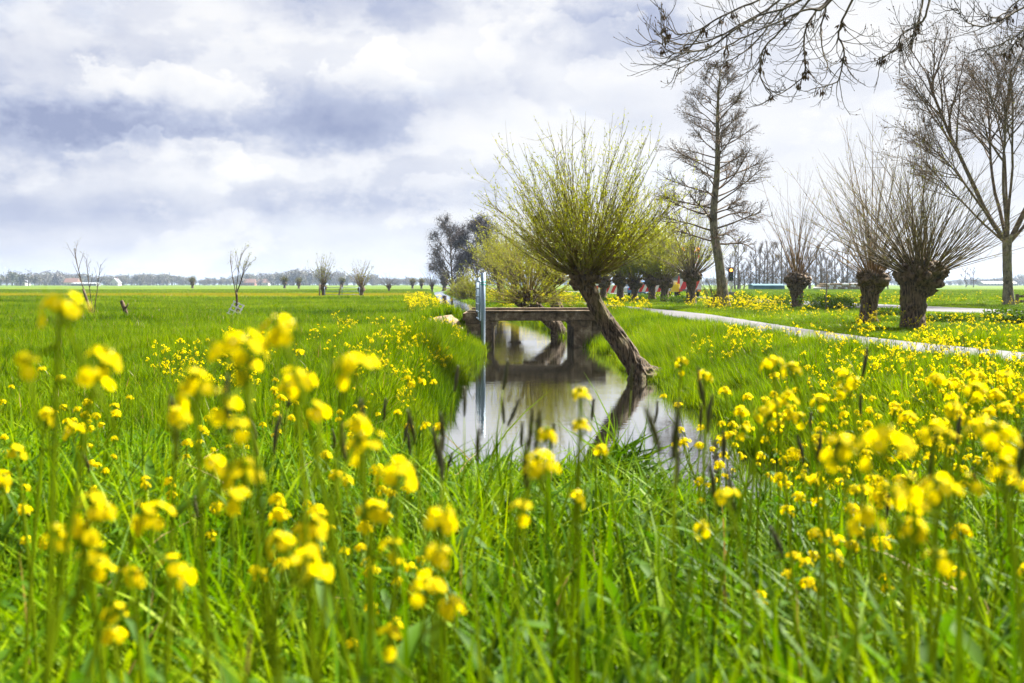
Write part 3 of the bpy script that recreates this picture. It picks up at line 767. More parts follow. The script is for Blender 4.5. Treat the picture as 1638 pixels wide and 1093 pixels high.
def build_willows():
    # leaning willow by the near bridge end: foot at the right water edge, head over the water
    b = np.array([(1018 - CX) / F * 20.0, 20.0, 0.0]); b[2] = WZ - 0.1
    rel = [P(1032, 608, 20.0), P(1014, 581, 20.0), P(982, 534, 20.0), P(953, 487, 20.0), P(935, 452, 20.0)]
    rel = [p - b for p in rel]
    t = willow(b, rel, [0.25, 0.195, 0.168, 0.146, 0.165], 'large leaning pollard willow at the water edge in front of the farm bridge', 0.29, 0.23, 400, 3.1, 3, sides=96, rows=130,
               head_up=0.10, lean=(-0.06, -0.04, 0.0), fan=1.3, r0=0.0105, twigs=5.5, leaves=21, leaf=(0.055, 0.014), lo=-0.12, curve=0.75, twig_len=0.24, leaf_from=0.12)
    g = Geo()
    for (x, y, z), (x2, y2, z2), r in (((1030, 590, 20), (1044, 608, 19.9), 0.07), ((1012, 590, 20), (1000, 618, 19.7), 0.06), ((1025, 590, 20), (1026, 624, 19.5), 0.10), ((1018, 592, 20), (1012, 622, 19.6), 0.05)):
        a = P(x, y, z) - b; c = P(x2, y2, z2) - b
        m = (a + c) / 2 + np.array([0.03, -0.06, 0.03])
        g.tube(curve_pts([a, m, c], 8), np.linspace(r, r * 0.5, 8), 8)
    g.obj('root', M['bark'], t)
    # two willows leaning over the water just behind the bridge
    b = np.array([1.75, 36.5, WZ - 0.1])
    willow(b, [(0, 0, 0), (-0.15, 0, 0.45), (-0.75, 0.1, 1.0), (-1.15, 0.1, 1.30)], [0.26, 0.24, 0.22, 0.24], 'low pollard willow leaning over the water directly behind the bridge', 0.42, 0.32, 190, 2.7, 9,
           head_up=0.1, fan=1.75, r0=0.014, twigs=4, leaves=18, leaf=(0.07, 0.018), lo=-0.1, sag=0.05)
    b = np.array([2.0, 40.0, WZ - 0.1])
    willow(b, [(0, 0, 0), (-0.1, 0, 0.8), (-0.45, 0.1, 1.7), (-0.5, 0.1, 2.2)], [0.27, 0.24, 0.21, 0.25], 'leafy pollard willow with slanting trunk, second behind the bridge', 0.45, 0.35, 190, 3.0, 15,
           head_up=0.1, fan=1.6, r0=0.015, twigs=4, leaves=18, leaf=(0.075, 0.02), lo=-0.1)
    # leafy willows further along the ditch
    def far_willow(px, d, zb, h, n, L, seed, label, lean=0.0, **kw):
        x = (px - CX) / F * d
        b = np.array([x, d, zb])
        return willow(b, [(0, 0, 0), (lean * 0.5, 0, h * 0.5), (lean, 0, h)], [0.30, 0.26, 0.30], label, 0.55, 0.42, n, L, seed, sides=28, rows=30, **kw)
    far_willow(800, 85, -0.1, 2.2, 170, 4.6, 31, 'slender yellow-green willow behind the galvanised gate posts', fan=1.1, twigs=4, leaves=18, leaf=(0.12, 0.04), r0=0.022)
    far_willow(824, 70, -0.1, 2.0, 170, 4.0, 33, 'yellow-green pollard willow rising left behind the leaning willow crown', fan=1.2, twigs=4, leaves=18, leaf=(0.09, 0.028), r0=0.018)
    # row of pollards along the verge between path and road, seen right of the leaning willow
    g_ = 'pollard willows in the row beyond the cycle path'
    row = ((965, 84, 'leftmost pollard willow of the row beyond the cycle path'), (992, 81, 'second pollard willow from the left in the row beyond the cycle path'),
           (1015, 77, 'third pollard willow from the left, reddish trunk in the verge row'), (1043, 75, 'fourth pollard willow from the left in the verge row'),
           (1063, 71, 'fifth pollard willow from the left, beside the dark one in the verge row'))
    pa = far_willow(965, 84, 0.0, 1.5, 150, 5.0, 41, row[0][2], group=g_, fan=0.95, twigs=5, leaves=26, leaf=(0.16, 0.05), r0=0.02)
    pb = far_willow(992, 81, 0.0, 1.6, 150, 5.0, 43, row[1][2], group=g_, fan=0.95, twigs=5, leaves=26, leaf=(0.16, 0.05), r0=0.02)
    for k, (px, d, lab) in enumerate(row[2:]):
        copy_tree((pa, pb)[k % 2], loc=((px - CX) / F * d, d, 0), rz=1.3 + k * 2.1, sc=(0.92, 1.0, 0.98)[k], label=lab, group=g_)
    far_willow(1106, 61, 0.0, 1.75, 150, 4.2, 47, 'dark stout pollard willow with few leaves left of the tall alder', shoot='shoot_dark', fan=1.1, twigs=3.5, leaves=9, leaf=(0.09, 0.03), r0=0.02, stub=40)
    # bare pollards on the right
    willow(np.array([14.9, 52, 0.0]), [(0, 0, -0.1), (0.05, 0, 0.5), (-0.02, 0, 1.0), (0.02, 0, 1.35)], [0.30, 0.27, 0.36, 0.50], 'bare pollard willow with upright reddish shoots right of the alder', 0.56, 0.34, 66, 6.0, 61,
           shoot='shoot_red', leafm='willow_leaf_pale', head_up=0.12, fan=0.62, r0=0.017, twigs=5, leaves=1.2, leaf=(0.08, 0.02), twig_len=0.16, stub=70)
    willow(np.array([11.45, 32, 0.0]), [(0, 0, -0.1), (0.02, 0, 0.5), (0.06, 0, 1.0), (0.14, 0, 1.3)], [0.26, 0.235, 0.29, 0.39], 'pollard willow with sparse tall shoots, left of the biggest right-hand pollard', 0.42, 0.27, 100, 5.6, 63,
           shoot='shoot_red', leafm='willow_leaf_pale', head_up=0.14, fan=0.85, r0=0.0125, twigs=6, leaves=3.5, leaf=(0.06, 0.016), twig_len=0.2, stub=70)
    willow(np.array([10.95, 27.2, 0.0]), [(0, 0, -0.1), (0.02, 0, 0.5), (0.08, 0, 1.0), (0.2, 0, 1.3)], [0.31, 0.285, 0.36, 0.52], 'biggest bare pollard willow with thick dark trunk and dense fan of shoots', 0.57, 0.32, 250, 4.4, 65,
           shoot='shoot_dark', leafm='willow_leaf_pale', head_up=0.2, fan=1.22, r0=0.0135, twigs=5, leaves=2.0, leaf=(0.05, 0.014), lo=-0.05, curve=0.45, stub=90)


build_willows()


def grow(g, p, d, L, r, lev, rg, par, tips, rmin=0.0):
    """recursive limb; par: list per level of (segments, children, spread, length factor, up, jitter)"""
    seg, nch, spread, lf, up, jit = par[lev]
    pts = [np.asarray(p, float)]; dd = unit(d)
    for s in range(seg):
        dd = unit(dd + np.array([0, 0, up]) + rg.normal(size=3) * jit)
        pts.append(pts[-1] + dd * L / seg)
    pts = np.array(pts); last = lev == len(par) - 1
    g.tube(pts, np.maximum(np.linspace(r, r * (0.2 if last else 0.42), seg + 1), rmin * (0.6 if last else 1.0)), (8, 6, 4, 3, 3, 3)[min(lev, 5)], cap=False)
    if last:
        tips.append((pts[-1], dd)); tips.append((pts[len(pts) // 2], dd)); return
    n = nch if isinstance(nch, int) else rg.integers(nch[0], nch[1] + 1)
    for i in range(n):
        f = 0.35 + 0.65 * (i + rg.uniform(0, 1)) / n if lev else 0.5 + 0.5 * (i + rg.uniform(0.2, 1)) / n
        f = min(f, 0.999); k = int(f * seg); q = pts[k] + (pts[k + 1] - pts[k]) * (f * seg - k)
        base = unit(pts[k + 1] - pts[k]); sd = unit(np.cross(base, rg.normal(size=3)))
        a = spread * rg.uniform(0.65, 1.25)
        nd = base * math.cos(a) + sd * math.sin(a)
        grow(g, q, nd, L * lf * rg.uniform(0.7, 1.15) * (1.1 - 0.4 * f), r * (1 - 0.55 * f) * rg.uniform(0.5, 0.72), lev + 1, rg, par, tips, rmin)
    tips.append((pts[-1], dd))


def dots(tips, rg, size, per=1, spread=0.1, hang=0.0):
    g = Geo(); pos = np.array([t[0] for t in tips]); pos = np.repeat(pos, per, 0) + rg.normal(size=(len(pos) * per, 3)) * spread
    pos[:, 2] -= hang
    dv = rg.normal(size=(len(pos), 3)); dv /= np.linalg.norm(dv, axis=1, keepdims=True)
    g.quads_at(pos, dv, size * rg.uniform(0.6, 1.4, len(pos)), size * 0.6)
    return g


def build_alder():
    x, d = 10.85, 52.0
    t = empty('alder_tree', (x, d, 0), 'tall slender bare alder with conical crown beside the cycle path', 'tree')
    rg = np.random.default_rng(77)
    st = [np.array(p) for p in ((0.25, 0, -0.1), (0.0, 0, 2.2), (-0.32, 0, 4.6), (-0.12, 0, 7.5), (-0.1, 0, 10.5), (0.1, 0, 13.2))]
    link('trunk', trunk_mesh('trunk', st, [0.27, 0.23, 0.20, 0.145, 0.075, 0.015], M['bark_pale'], 5, 24, 60, 0.06, 0.05, 0.25), t)
    c = curve_pts(st, 140); g = Geo(); tips = []
    par = [(7, (17, 20), 0.75, 0.38, 0.03, 0.08), (4, (6, 8), 0.75, 0.45, 0.03, 0.14), (2, 0, 0, 0, 0.02, 0.2)]
    for i in range(66):
        z = 3.4 + 9.4 * (i / 66.0) ** 0.95
        p = c[np.argmin(abs(c[:, 2] - z))]
        env = 3.6 * (1 - ((z - 3.0) / 10.6)) ** 0.62 * (0.72 + 0.28 * sstep(3.0, 5.0, z))
        a = i * 2.4 + rg.normal() * 0.3
        e = 0.10 + 0.6 * (z - 3) / 10 + rg.normal() * 0.12
        L = max(0.35, env * rg.uniform(0.7, 1.1))
        grow(g, p, np.array([math.cos(a) * math.cos(e), math.sin(a) * math.cos(e), math.sin(e)]), L, 0.050 * (1.2 - z / 14) + 0.006, 0, rg, par, tips, 0.0065)
    cr_ = g.obj('crown', M['twig_brown'], t)
    dots(tips[::5], rg, 0.07, 1, 0.06).obj('cones', M['cone'], cr_, smooth=False)
    # bushy stems at its foot
    b = empty('sapling_clump', (x - 0.35, d - 0.6, 0), 'clump of thin upright bare stems at the foot of the alder', 'shrub')
    g = Geo(); lf = Geo(); shoots_geo(g, lf, np.array([0, 0, 0.0]), 0.9, 0.1, 46, 2.0, 91, fan=0.5, r0=0.018, twigs=3, leaves=3, leaf=(0.07, 0.025))
    s = g.obj('stems', M['shoot_dark'], b); lf.obj('leaves', M['willow_leaf_pale'], s, smooth=False)


def build_maple():
    x, d = 27.9, 56.0
    t = empty('budding_tree', (x, d, 0), 'spreading budding tree with forked trunk beyond the road at the right edge', 'tree')
    rg = np.random.default_rng(88)
    link('trunk', trunk_mesh('trunk', [(0.05, 0, -0.1), (0.0, 0, 1.5), (-0.05, 0, 3.2), (0.02, 0, 4.1)], [0.30, 0.25, 0.24, 0.26], M['bark_pale'], 8, 24, 50, 0.07, 0.05, 0.3), t)
    g = Geo(); tips = []
    par = [(9, (13, 15), 0.66, 0.46, 0.03, 0.06), (6, (9, 10), 0.7, 0.46, 0.03, 0.09), (4, (5, 6), 0.65, 0.5, 0.03, 0.12), (2, 0, 0, 0, 0.03, 0.18)]
    for (dx, dy, dz, L, r) in ((-0.52, 0.1, 0.9, 10.5, 0.15), (0.42, -0.1, 0.95, 10.5, 0.16), (-0.05, 0.35, 1.0, 9.0, 0.11), (-0.30, -0.35, 0.95, 9.0, 0.10), (0.75, 0.2, 0.8, 8.0, 0.10), (-0.85, 0.05, 0.75, 6.5, 0.07), (-0.65, -0.2, 0.8, 8.0, 0.08), (-0.15, -0.2, 1.0, 9.5, 0.09), (0.15, 0.3, 1.0, 9.0, 0.08)):
        grow(g, np.array([0.0, 0, 3.5]) + np.array([dx, dy, dz]) * 0.2, (dx, dy, dz), L, r, 0, rg, par, tips, 0.0095)
    cr_ = g.obj('crown', M['twig_brown'], t)
    dots(tips[::3], rg, 0.11, 1, 0.06).obj('buds', M['budleaf'], cr_, smooth=False)


def build_ash():
    """tree standing outside the frame on the right whose drooping branch ends hang into the view"""
    d0 = 13.0; b = np.array([12.6, 13.5, 0.0])
    t = empty('ash_tree', tuple(b), 'bare ash tree hanging drooping dark branches with seed bunches into the top right', 'tree')
    rg = np.random.default_rng(99)
    fork = np.array([-0.3, 0, 7.6])
    link('trunk', trunk_mesh('trunk', [(0, 0, -0.1), (0, 0, 3.0), (-0.15, 0, 6.0), fork], [0.42, 0.36, 0.34, 0.30], M['bark_pale'], 8, 28, 50, 0.08, 0.05, 0.3), t)
    g = Geo(); keys = []; tipl = []
    limbs = [  # pixel way-points with depth
        [(1450, -190, 12.2), (1329, 0, 11.6), (1284, 23, 11.4), (1231, 49, 11.2), (1171, 75, 11.0), (1114, 106, 10.9), (1077, 121, 10.8)],
        [(1460, -170, 12.0), (1361, 0, 11.6), (1341, 49, 11.5), (1348, 79, 11.4), (1341, 121, 11.4), (1299, 136, 11.3)],
        [(1440, -190, 12.6), (1340, -20, 12.2), (1307, 23, 12.0), (1284, 68, 11.9), (1286, 113, 11.8), (1280, 143, 11.8), (1231, 177, 11.7)],
        [(1440, -200, 11.8), (1300, -10, 11.2), (1209, 38, 10.9), (1133, 87, 10.7), (1080, 92, 10.6), (1046, 72, 10.5)],
        [(1430, -200, 12.8), (1270, -20, 12.3), (1200, 30, 12.1), (1118, 67, 12.0), (1070, 57, 11.9), (1058, 5, 11.9)],
        [(1440, -190, 12.8), (1345, -25, 12.4), (1318, 30, 12.2), (1320, 85, 12.1), (1332, 118, 12.0)],
        [(1420, -200, 11.6), (1240, -30, 11.0), (1160, 20, 10.8), (1100, 45, 10.7), (1062, 30, 10.6)],
        [(1430, -190, 12.3), (1310, -10, 11.8), (1262, 45, 11.6), (1215, 95, 11.5), (1206, 130, 11.5), (1222, 160, 11.4)],
        [(1430, -190, 12.3), (1300, -15, 11.8), (1250, 20, 11.7), (1190, 90, 11.5), (1130, 120, 11.4)],
        [(1530, -160, 12.6), (1486, 0, 12.0), (1469, 30, 11.9), (1446, 41, 11.8), (1435, 68, 11.7), (1403, 82, 11.6)],
        [(1530, -160, 12.6), (1485, 5, 12.0), (1472, 45, 11.9), (1466, 62, 11.9)],
        [(1740, -60, 12.8), (1638, 15, 12.2), (1586, 41, 12.0), (1548, 36, 11.9), (1531, 14, 11.8)],
        [(1750, -60, 12.6), (1660, 25, 12.2), (1610, 68, 12.0), (1556, 82, 11.9)],
        [(1745, -70, 13.0), (1640, -10, 12.6), (1598, 25, 12.4), (1570, 20, 12.3)],
        [(1755, -50, 12.4), (1650, 40, 12.0), (1625, 70, 11.9), (1590, 95, 11.8)]]
    par = [(8, (2, 4), 0.55, 0.45, 0.13, 0.13), (5, 0, 0, 0, 0.16, 0.14)]
    for k, lm in enumerate(limbs):
        w = [P(*q) - b for q in lm]
        mid = (fork + w[0]) / 2 + np.array([0, 0, 1.7])
        pts = curve_pts([fork, mid] + w, 46)
        pts = pts + np.cumsum(rg.normal(size=pts.shape) * 0.007, 0)
        rad = np.interp(np.linspace(0, 1, 46), [0, 0.25, 0.45, 0.7, 1.0], [0.08, 0.024, 0.014, 0.010, 0.005])
        g.tube(pts, rad, 6)
        for i in range(21, 46):
            if rg.uniform() > 0.82: continue
            tn = unit(pts[min(i + 1, 45)] - pts[max(i - 1, 0)]); sd = unit(np.cross(tn, rg.normal(size=3)))
            dd = unit(tn * 0.8 + sd * rg.uniform(0.3, 0.75) + np.array([0, 0, -0.45]))
            grow(g, pts[i], dd, rg.uniform(0.25, 0.8) * (1.0 if i < 38 else 0.5), 0.0055, 0, rg, par, tipl, 0.003)
            if rg.uniform() < 0.13: keys.append(pts[i])
    cr_ = g.obj('crown', M['twig'], t)
    kg = Geo()
    for q in keys:
        n = int(rg.integers(8, 16)); pos = np.array(q) + rg.normal(size=(n, 3)) * 0.018 - np.array([0, 0, 0.03])
        dv = rg.normal(size=(n, 3)) * 0.35 + np.array([0, 0, -1]); dv /= np.linalg.norm(dv, axis=1, keepdims=True)
        kg.quads_at(pos, dv, 0.075, 0.022)
    tp = [tipl[i] for i in range(0, len(tipl), 3)]
    kg.quads_at(np.array([q[0] for q in tp]), np.array([unit(q[1]) for q in tp]), 0.028, 0.014)
    kg.obj('seeds', M['key'], cr_, smooth=False)


build_alder(); build_maple(); build_ash()


def bare_proto(name, loc, label, cat, h, seed, spread=0.6, crownw=0.55, group=None, trunkr=None, n0=7, levels=3, dotsz=0.35, base=0.25, mat='twig_brown', up=0.05, dotm='far_crown', per=2, rmin=0.03, dense=0, dspread=None):
    """generic bare tree: trunk > crown of twigs with a haze of buds"""
    t = empty(name, loc, label, cat, group); rg = np.random.default_rng(seed); r = trunkr or h * 0.022
    st = [np.array((0, 0, -0.1)), np.array((rg.normal() * 0.1, 0, h * base)), np.array((rg.normal() * 0.2, rg.normal() * 0.2, h * 0.62)), np.array((0, 0, h * 0.95))]
    link('trunk', trunk_mesh('trunk', st, [r, r * 0.8, r * 0.42, r * 0.08], M['bark'], seed, 12, 24, 0.05, 0.05, 0.3), t)
    c = curve_pts(st, 60); g = Geo(); tips = []
    par = [(6, (7 + dense, 9 + dense), spread, 0.5, up, 0.09), (4, (5, 6), 0.65, 0.5, up, 0.12), (3, (3, 4), 0.6, 0.5, up, 0.15), (2, 0, 0, 0, 0, 0.15)][4 - levels - 1 if levels < 4 else 0:]
    for i in range(n0):
        f = base + (0.92 - base) * i / n0; p = c[int(f * 59)]
        a = i * 2.4 + rg.normal() * 0.3; e = 0.45 + 0.7 * (f - base)
        grow(g, p, (math.cos(a) * math.cos(e), math.sin(a) * math.cos(e), math.sin(e)), h * crownw * (1.05 - 0.7 * (f - base)) * rg.uniform(0.8, 1.1), r * 0.42, 0, rg, par, tips, rmin)
    cr_ = g.obj('crown', M[mat], t)
    if dotsz: dots(tips, rg, dotsz, per, dspread or dotsz * 0.8).obj('buds', M[dotm], cr_, smooth=False)
    return t


def build_distance():
    # two big bare trees down the ditch
    bare_proto('bare_tree', ((722 - CX) / F * 190, 190, 0), 'big rounded bare tree far down the ditch, left of a pair', 'tree', 11.6, 201, 0.65, 0.62, levels=4, n0=18, base=0.14, dotsz=0.15, mat='twig', per=2, rmin=0.03, dense=3, dspread=0.5, dotm='cone')
    bare_proto('bare_tree', ((764 - CX) / F * 182, 182, 0), 'dense brown bare tree far down the ditch, right of a pair', 'tree', 11.8, 207, 0.7, 0.5, levels=4, n0=17, base=0.12, dotsz=0.2, mat='twig', per=4, rmin=0.03, dense=2, dspread=0.55, dotm='cone')
    # round willow shrub at the bend of the ditch
    b = empty('willow_shrub', (-4.0, 92, -0.3), 'round olive willow shrub overhanging the ditch beyond the gate', 'shrub')
    g = Geo(); lf = Geo(); shoots_geo(g, lf, np.array([0, 0, 0.3]), 0.5, 0.3, 260, 2.6, 301, fan=1.5, r0=0.028, twigs=5, leaves=9, leaf=(0.12, 0.04), lo=-0.15, curve=0.15)
    s = g.obj('stems', M['shoot_olive'], b); lf.obj('leaves', M['willow_leaf'], s, smooth=False)
    # pollards and bushes scattered in the left meadow
    def scrub(px, d, h, n, fan, seed, label, trunk=0.9, shoot='shoot_dark', leaves=2.0, name='young_willow', hx=0.35, leafm='willow_leaf_pale', r0=0.02):
        return willow(np.array([(px - CX) / F * d, d, 0.0]), [(0, 0, -0.1), (0.05, 0, trunk * 0.5), (0.0, 0, trunk)], [hx * 0.6, hx * 0.5, hx * 0.7], label, hx, hx * 0.8, n, h - trunk, seed, name=name, shoot=shoot, leafm=leafm,
                      sides=16, rows=14, stub=14, fan=fan, r0=r0, twigs=3, leaves=leaves, leaf=(0.16, 0.05))
    scrub(517, 103, 4.6, 60, 0.5, 401, 'young willow with upright shoots at the left end of the meadow gate', 1.0, 'shoot_dark', 3)
    scrub(578, 103, 3.9, 60, 0.65, 402, 'young willow with twin stems at the right end of the meadow gate', 0.8, 'shoot_red', 3)
    scrub(622, 170, 3.4, 50, 1.3, 403, 'small dark bare crooked tree alone in the meadow', 0.9, 'twig', 0)
    k1 = scrub(455, 330, 4.0, 150, 0.8, 404, 'small round pollard willow far out in the meadow below the tall far tree', 1.6, 'shoot_dark', 4, 'pollard_willow', 0.7, r0=0.05)
    for px, d, s, lab in ((308, 330, 1.0, 'lone round pollard willow far out in the meadow, nearest the left edge'), (478, 300, 0.85, 'small pale pollard willow far out in the meadow, left of the gate'),
                          (547, 320, 0.9, 'small pollard willow far out, seen between the two gate willows'), (660, 300, 0.8, 'small round pollard willow far out, left one of two near the ditch'), (674, 300, 0.8, 'small round pollard willow far out, right one of two near the ditch'),
                          (711, 210, 1.1, 'round pollard willow standing at the far bend of the ditch')):
        copy_tree(k1, loc=((px - CX) / F * d, d, 0), rz=px * 0.7, sc=s, label=lab)
    scrub(691, 180, 5.0, 22, 0.7, 405, 'thin open bare tree at the far left bank of the ditch', 0.6, 'shoot_dark', 1, 'bare_tree', 0.25, r0=0.04)
    # bare woodland right of the alder
    g_ = 'bare trees of the wood beyond the right-hand field'
    protos = [bare_proto('woodland_tree', (0, 0, 0), 'tall thin bare tree of the wood beyond the right-hand field', 'tree', h, sd, 0.6, 0.34, g_, levels=3, n0=9, base=0.18, dotsz=0, mat='twig_brown', up=0.10, per=1, rmin=0.013) for h, sd in ((12.5, 501), (10.0, 503), (8.0, 505))]
    rg = np.random.default_rng(51); first = [True] * 3
    for k in range(44):
        px = 1165 + (1425 - 1165) * (k + rg.uniform(0, 1)) / 44; d = rg.uniform(265, 300)
        i = int(rg.integers(0, 3)) if not 1200 < px < 1240 else 0
        loc = ((px - CX) / F * d, d, 0); s = rg.uniform(0.8, 1.15)
        if first[i]: protos[i].location = loc; first[i] = False
        else: copy_tree(protos[i], loc=loc, rz=rg.uniform(0, 6), sc=s)
    for px in (1545, 1557, 1440, 1490):
        copy_tree(protos[2], loc=((px - CX) / F * 420, 420, 0), rz=px, sc=1.1, label='bare tree standing at the far edge of the right-hand field', group='bare trees at the far edge of the right-hand field')


build_distance()


# ------------------------------------------------------------------ scattering of uncountable stuff
def scatter(name, pos, rot, scl, idx, protos, label=None, cat=None):
    pc = bpy.data.collections.new(name + ' prototypes')
    for o in protos: pc.objects.link(o)
    me = bpy.data.meshes.new(name); n = len(pos)
    me.vertices.add(n); me.vertices.foreach_set('co', np.asarray(pos, np.float32).ravel())
    for nm, typ, arr, key in (('rot', 'FLOAT_VECTOR', rot, 'vector'), ('scl', 'FLOAT_VECTOR', scl, 'vector'), ('idx', 'INT', idx, 'value')):
        a = me.attributes.new(nm, typ, 'POINT'); a.data.foreach_set(key, np.asarray(arr, np.int32 if typ == 'INT' else np.float32).ravel())
    me.update()
    o = link(name, me)
    ng = bpy.data.node_groups.new(name + ' scatter', 'GeometryNodeTree')
    ng.interface.new_socket('Geometry', in_out='INPUT', socket_type='NodeSocketGeometry'); ng.interface.new_socket('Geometry', in_out='OUTPUT', socket_type='NodeSocketGeometry')
    gi = ng.nodes.new('NodeGroupInput'); go = ng.nodes.new('NodeGroupOutput')
    ci = ng.nodes.new('GeometryNodeCollectionInfo'); ci.inputs['Collection'].default_value = pc; ci.inputs['Separate Children'].default_value = True; ci.inputs['Reset Children'].default_value = True
    ip = ng.nodes.new('GeometryNodeInstanceOnPoints'); ip.inputs['Pick Instance'].default_value = True
    def na(nm, typ):
        q = ng.nodes.new('GeometryNodeInputNamedAttribute'); q.data_type = typ; q.inputs[0].default_value = nm; return q.outputs[0]
    ng.links.new(gi.outputs[0], ip.inputs['Points']); ng.links.new(ci.outputs[0], ip.inputs['Instance'])
    ng.links.new(na('idx', 'INT'), ip.inputs['Instance Index']); ng.links.new(na('rot', 'FLOAT_VECTOR'), ip.inputs['Rotation']); ng.links.new(na('scl', 'FLOAT_VECTOR'), ip.inputs['Scale'])
    ng.links.new(ip.outputs[0], go.inputs[0])
    md = o.modifiers.new('scatter', 'NODES'); md.node_group = ng
    return tag(o, label, cat, kind='stuff')


def tuft(name, n, h, w, spread, bend, mat, seed, seg=3, flat=0.15):
    rg = np.random.default_rng(seed); g = Geo()
    for i in range(n):
        a = rg.uniform(0, 2 * math.pi); r = spread * math.sqrt(rg.uniform()); p = np.array([r * math.cos(a), r * math.sin(a), -0.03])
        hh = h * rg.uniform(0.45, 1.15); b = rg.uniform(0, 2 * math.pi); lean = rg.uniform(0.02, bend)
        out = np.array([math.cos(b), math.sin(b), 0]); side = np.array([-out[1], out[0], 0])
        tw = rg.uniform(-0.6, 0.6); side = unit(side * math.cos(tw) + out * math.sin(tw))
        ww = w * rg.uniform(0.6, 1.3); V = []
        droop = rg.uniform(0.2, 1.0)
        for s in range(seg + 1):
            f = s / seg; c = p + np.array([0, 0, hh * (f - droop * lean * 0.45 * f ** 3)]) + out * hh * lean * f ** 2
            hw = ww * (0.5 * (1 - f ** 1.8)) if s < seg else 0
            if s < seg: V += [c - side * hw, c + side * hw]
            else: V.append(c)
        q = [[2 * s, 2 * s + 1, 2 * s + 3, 2 * s + 2] for s in range(seg - 1)]
        g.add(V, q, [[2 * seg - 2, 2 * seg - 1, 2 * seg]])
    return bpy.data.objects.new(name, g.mesh(name, mat))


def leaf_geo(g, p, d, L, w, m=0, lobes=True):
    d = unit(d); sd = unit(np.cross(d, [0, 0, 1.0])); nrm = np.cross(sd, d)
    pr = [(0.0, 0.08, 0.0), (0.25, 0.55, 0.04), (0.38, 0.38, 0.05), (0.6, 0.95, 0.03), (0.85, 0.6, -0.06), (1.0, 0.03, -0.16)] if lobes else [(0, 0.1, 0), (0.3, 0.8, 0.05), (0.7, 0.6, 0.0), (1.0, 0.03, -0.12)]
    V = []
    for f, ww, z in pr:
        c = np.asarray(p) + d * L * f + nrm * (z * L)
        V += [c - sd * ww * w * 0.5 + nrm * 0.15 * ww * w, c, c + sd * ww * w * 0.5 + nrm * 0.15 * ww * w]
    q = []
    for i in range(len(pr) - 1):
        a = 3 * i; q += [[a, a + 1, a + 4, a + 3], [a + 1, a + 2, a + 5, a + 4]]
    g.add(V, q, None, m)


def patch(name, n, size, h, w, bend, mat, seed, seg=3, dry=0.03, broad=0):
    """square sod of n grass blades, built in one go"""
    rg = np.random.default_rng(seed)
    p = np.stack([rg.uniform(-0.5, 0.5, n) * size, rg.uniform(-0.5, 0.5, n) * size, np.full(n, -0.04)], 1)
    clump = lat2(p[:, 0] * 9 + 20, p[:, 1] * 9 + 20, seed)
    hh = h * rg.uniform(0.45, 1.15, n) * (0.45 + 1.0 * clump); b = rg.uniform(0, 2 * math.pi, n); lean = rg.uniform(0.02, bend, n); droop = rg.uniform(0.2, 1.0, n)
    out = np.stack([np.cos(b), np.sin(b), 0 * b], 1); tw = b + math.pi / 2 + rg.uniform(-0.7, 0.7, n); side = np.stack([np.cos(tw), np.sin(tw), 0 * b], 1)
    ww = w * rg.uniform(0.45, 1.75, n); V = []
    for s_ in range(seg + 1):
        f = s_ / seg
        c = p + np.stack([0 * b, 0 * b, hh * (f - droop * lean * 0.45 * f ** 3)], 1) + out * (hh * lean * f ** 2)[:, None]
        if s_ < seg: hw = (ww * 0.5 * (1 - f ** 1.8))[:, None]; V += [c - side * hw, c + side * hw]
        else: V.append(c)
    V = np.stack(V, 1); k = 2 * seg + 1; o = np.arange(n)[:, None] * k
    q = [o + np.array([2 * i_, 2 * i_ + 1, 2 * i_ + 3, 2 * i_ + 2])[None] for i_ in range(seg - 1)]
    t = o + np.array([2 * seg - 2, 2 * seg - 1, 2 * seg])[None]
    dm = (rg.uniform(size=n) < dry).astype(int); mi = np.concatenate([dm] * (seg - 1) + [dm]); V = V.reshape(-1, 3); fs = [np.vstack(q), t]
    if broad:
        g = Geo()
        for _ in range(broad):
            a = rg.uniform(0, 6.28); leaf_geo(g, (rg.uniform(-0.45, 0.45) * size, rg.uniform(-0.45, 0.45) * size, h * rg.uniform(0.1, 0.75)), (math.cos(a), math.sin(a), rg.uniform(0.2, 1.6)), rg.uniform(0.09, 0.20), rg.uniform(0.025, 0.055), 0, rg.uniform() < 0.3)
        qb = np.vstack(g.q) + len(V); V = np.vstack([V] + g.v); fs.append(qb); mi = np.concatenate([mi, np.full(len(qb), 2)])
    return bpy.data.objects.new(name, mesh_np(name, V, fs, [mat, M['dry'], M['mleaf']], mi))


def frustum_pts(n, d0, d1, rg, side=1.2, half=0.535):
    w0, w1 = half * d0 + side, half * d1 + side
    u = rg.uniform(size=n)
    # area-uniform in depth
    a = (w1 - w0) / (d1 - d0); y = d0 + (np.sqrt(w0 * w0 + u * (w1 * w1 - w0 * w0)) - w0) / a if a > 0 else d0 + u * (d1 - d0)
    x = rg.uniform(-1, 1, n) * (half * y + side)
    return x, y


def land(x, y, edge=0.0, bridge=True):
    s, left = water_in(x, y)
    ok = (s > edge) & (pathdist(x, y) > PW + 0.02) & (roaddist(x, y) > RW + 0.05)
    if bridge: ok &= ~((x > -1.45) & (x < 2.9) & (y > 29.85) & (y < 33.8))
    ok &= ~((np.abs(x + 2.0) < 0.9) & (np.abs(y - 29.35) < 0.3))
    return ok


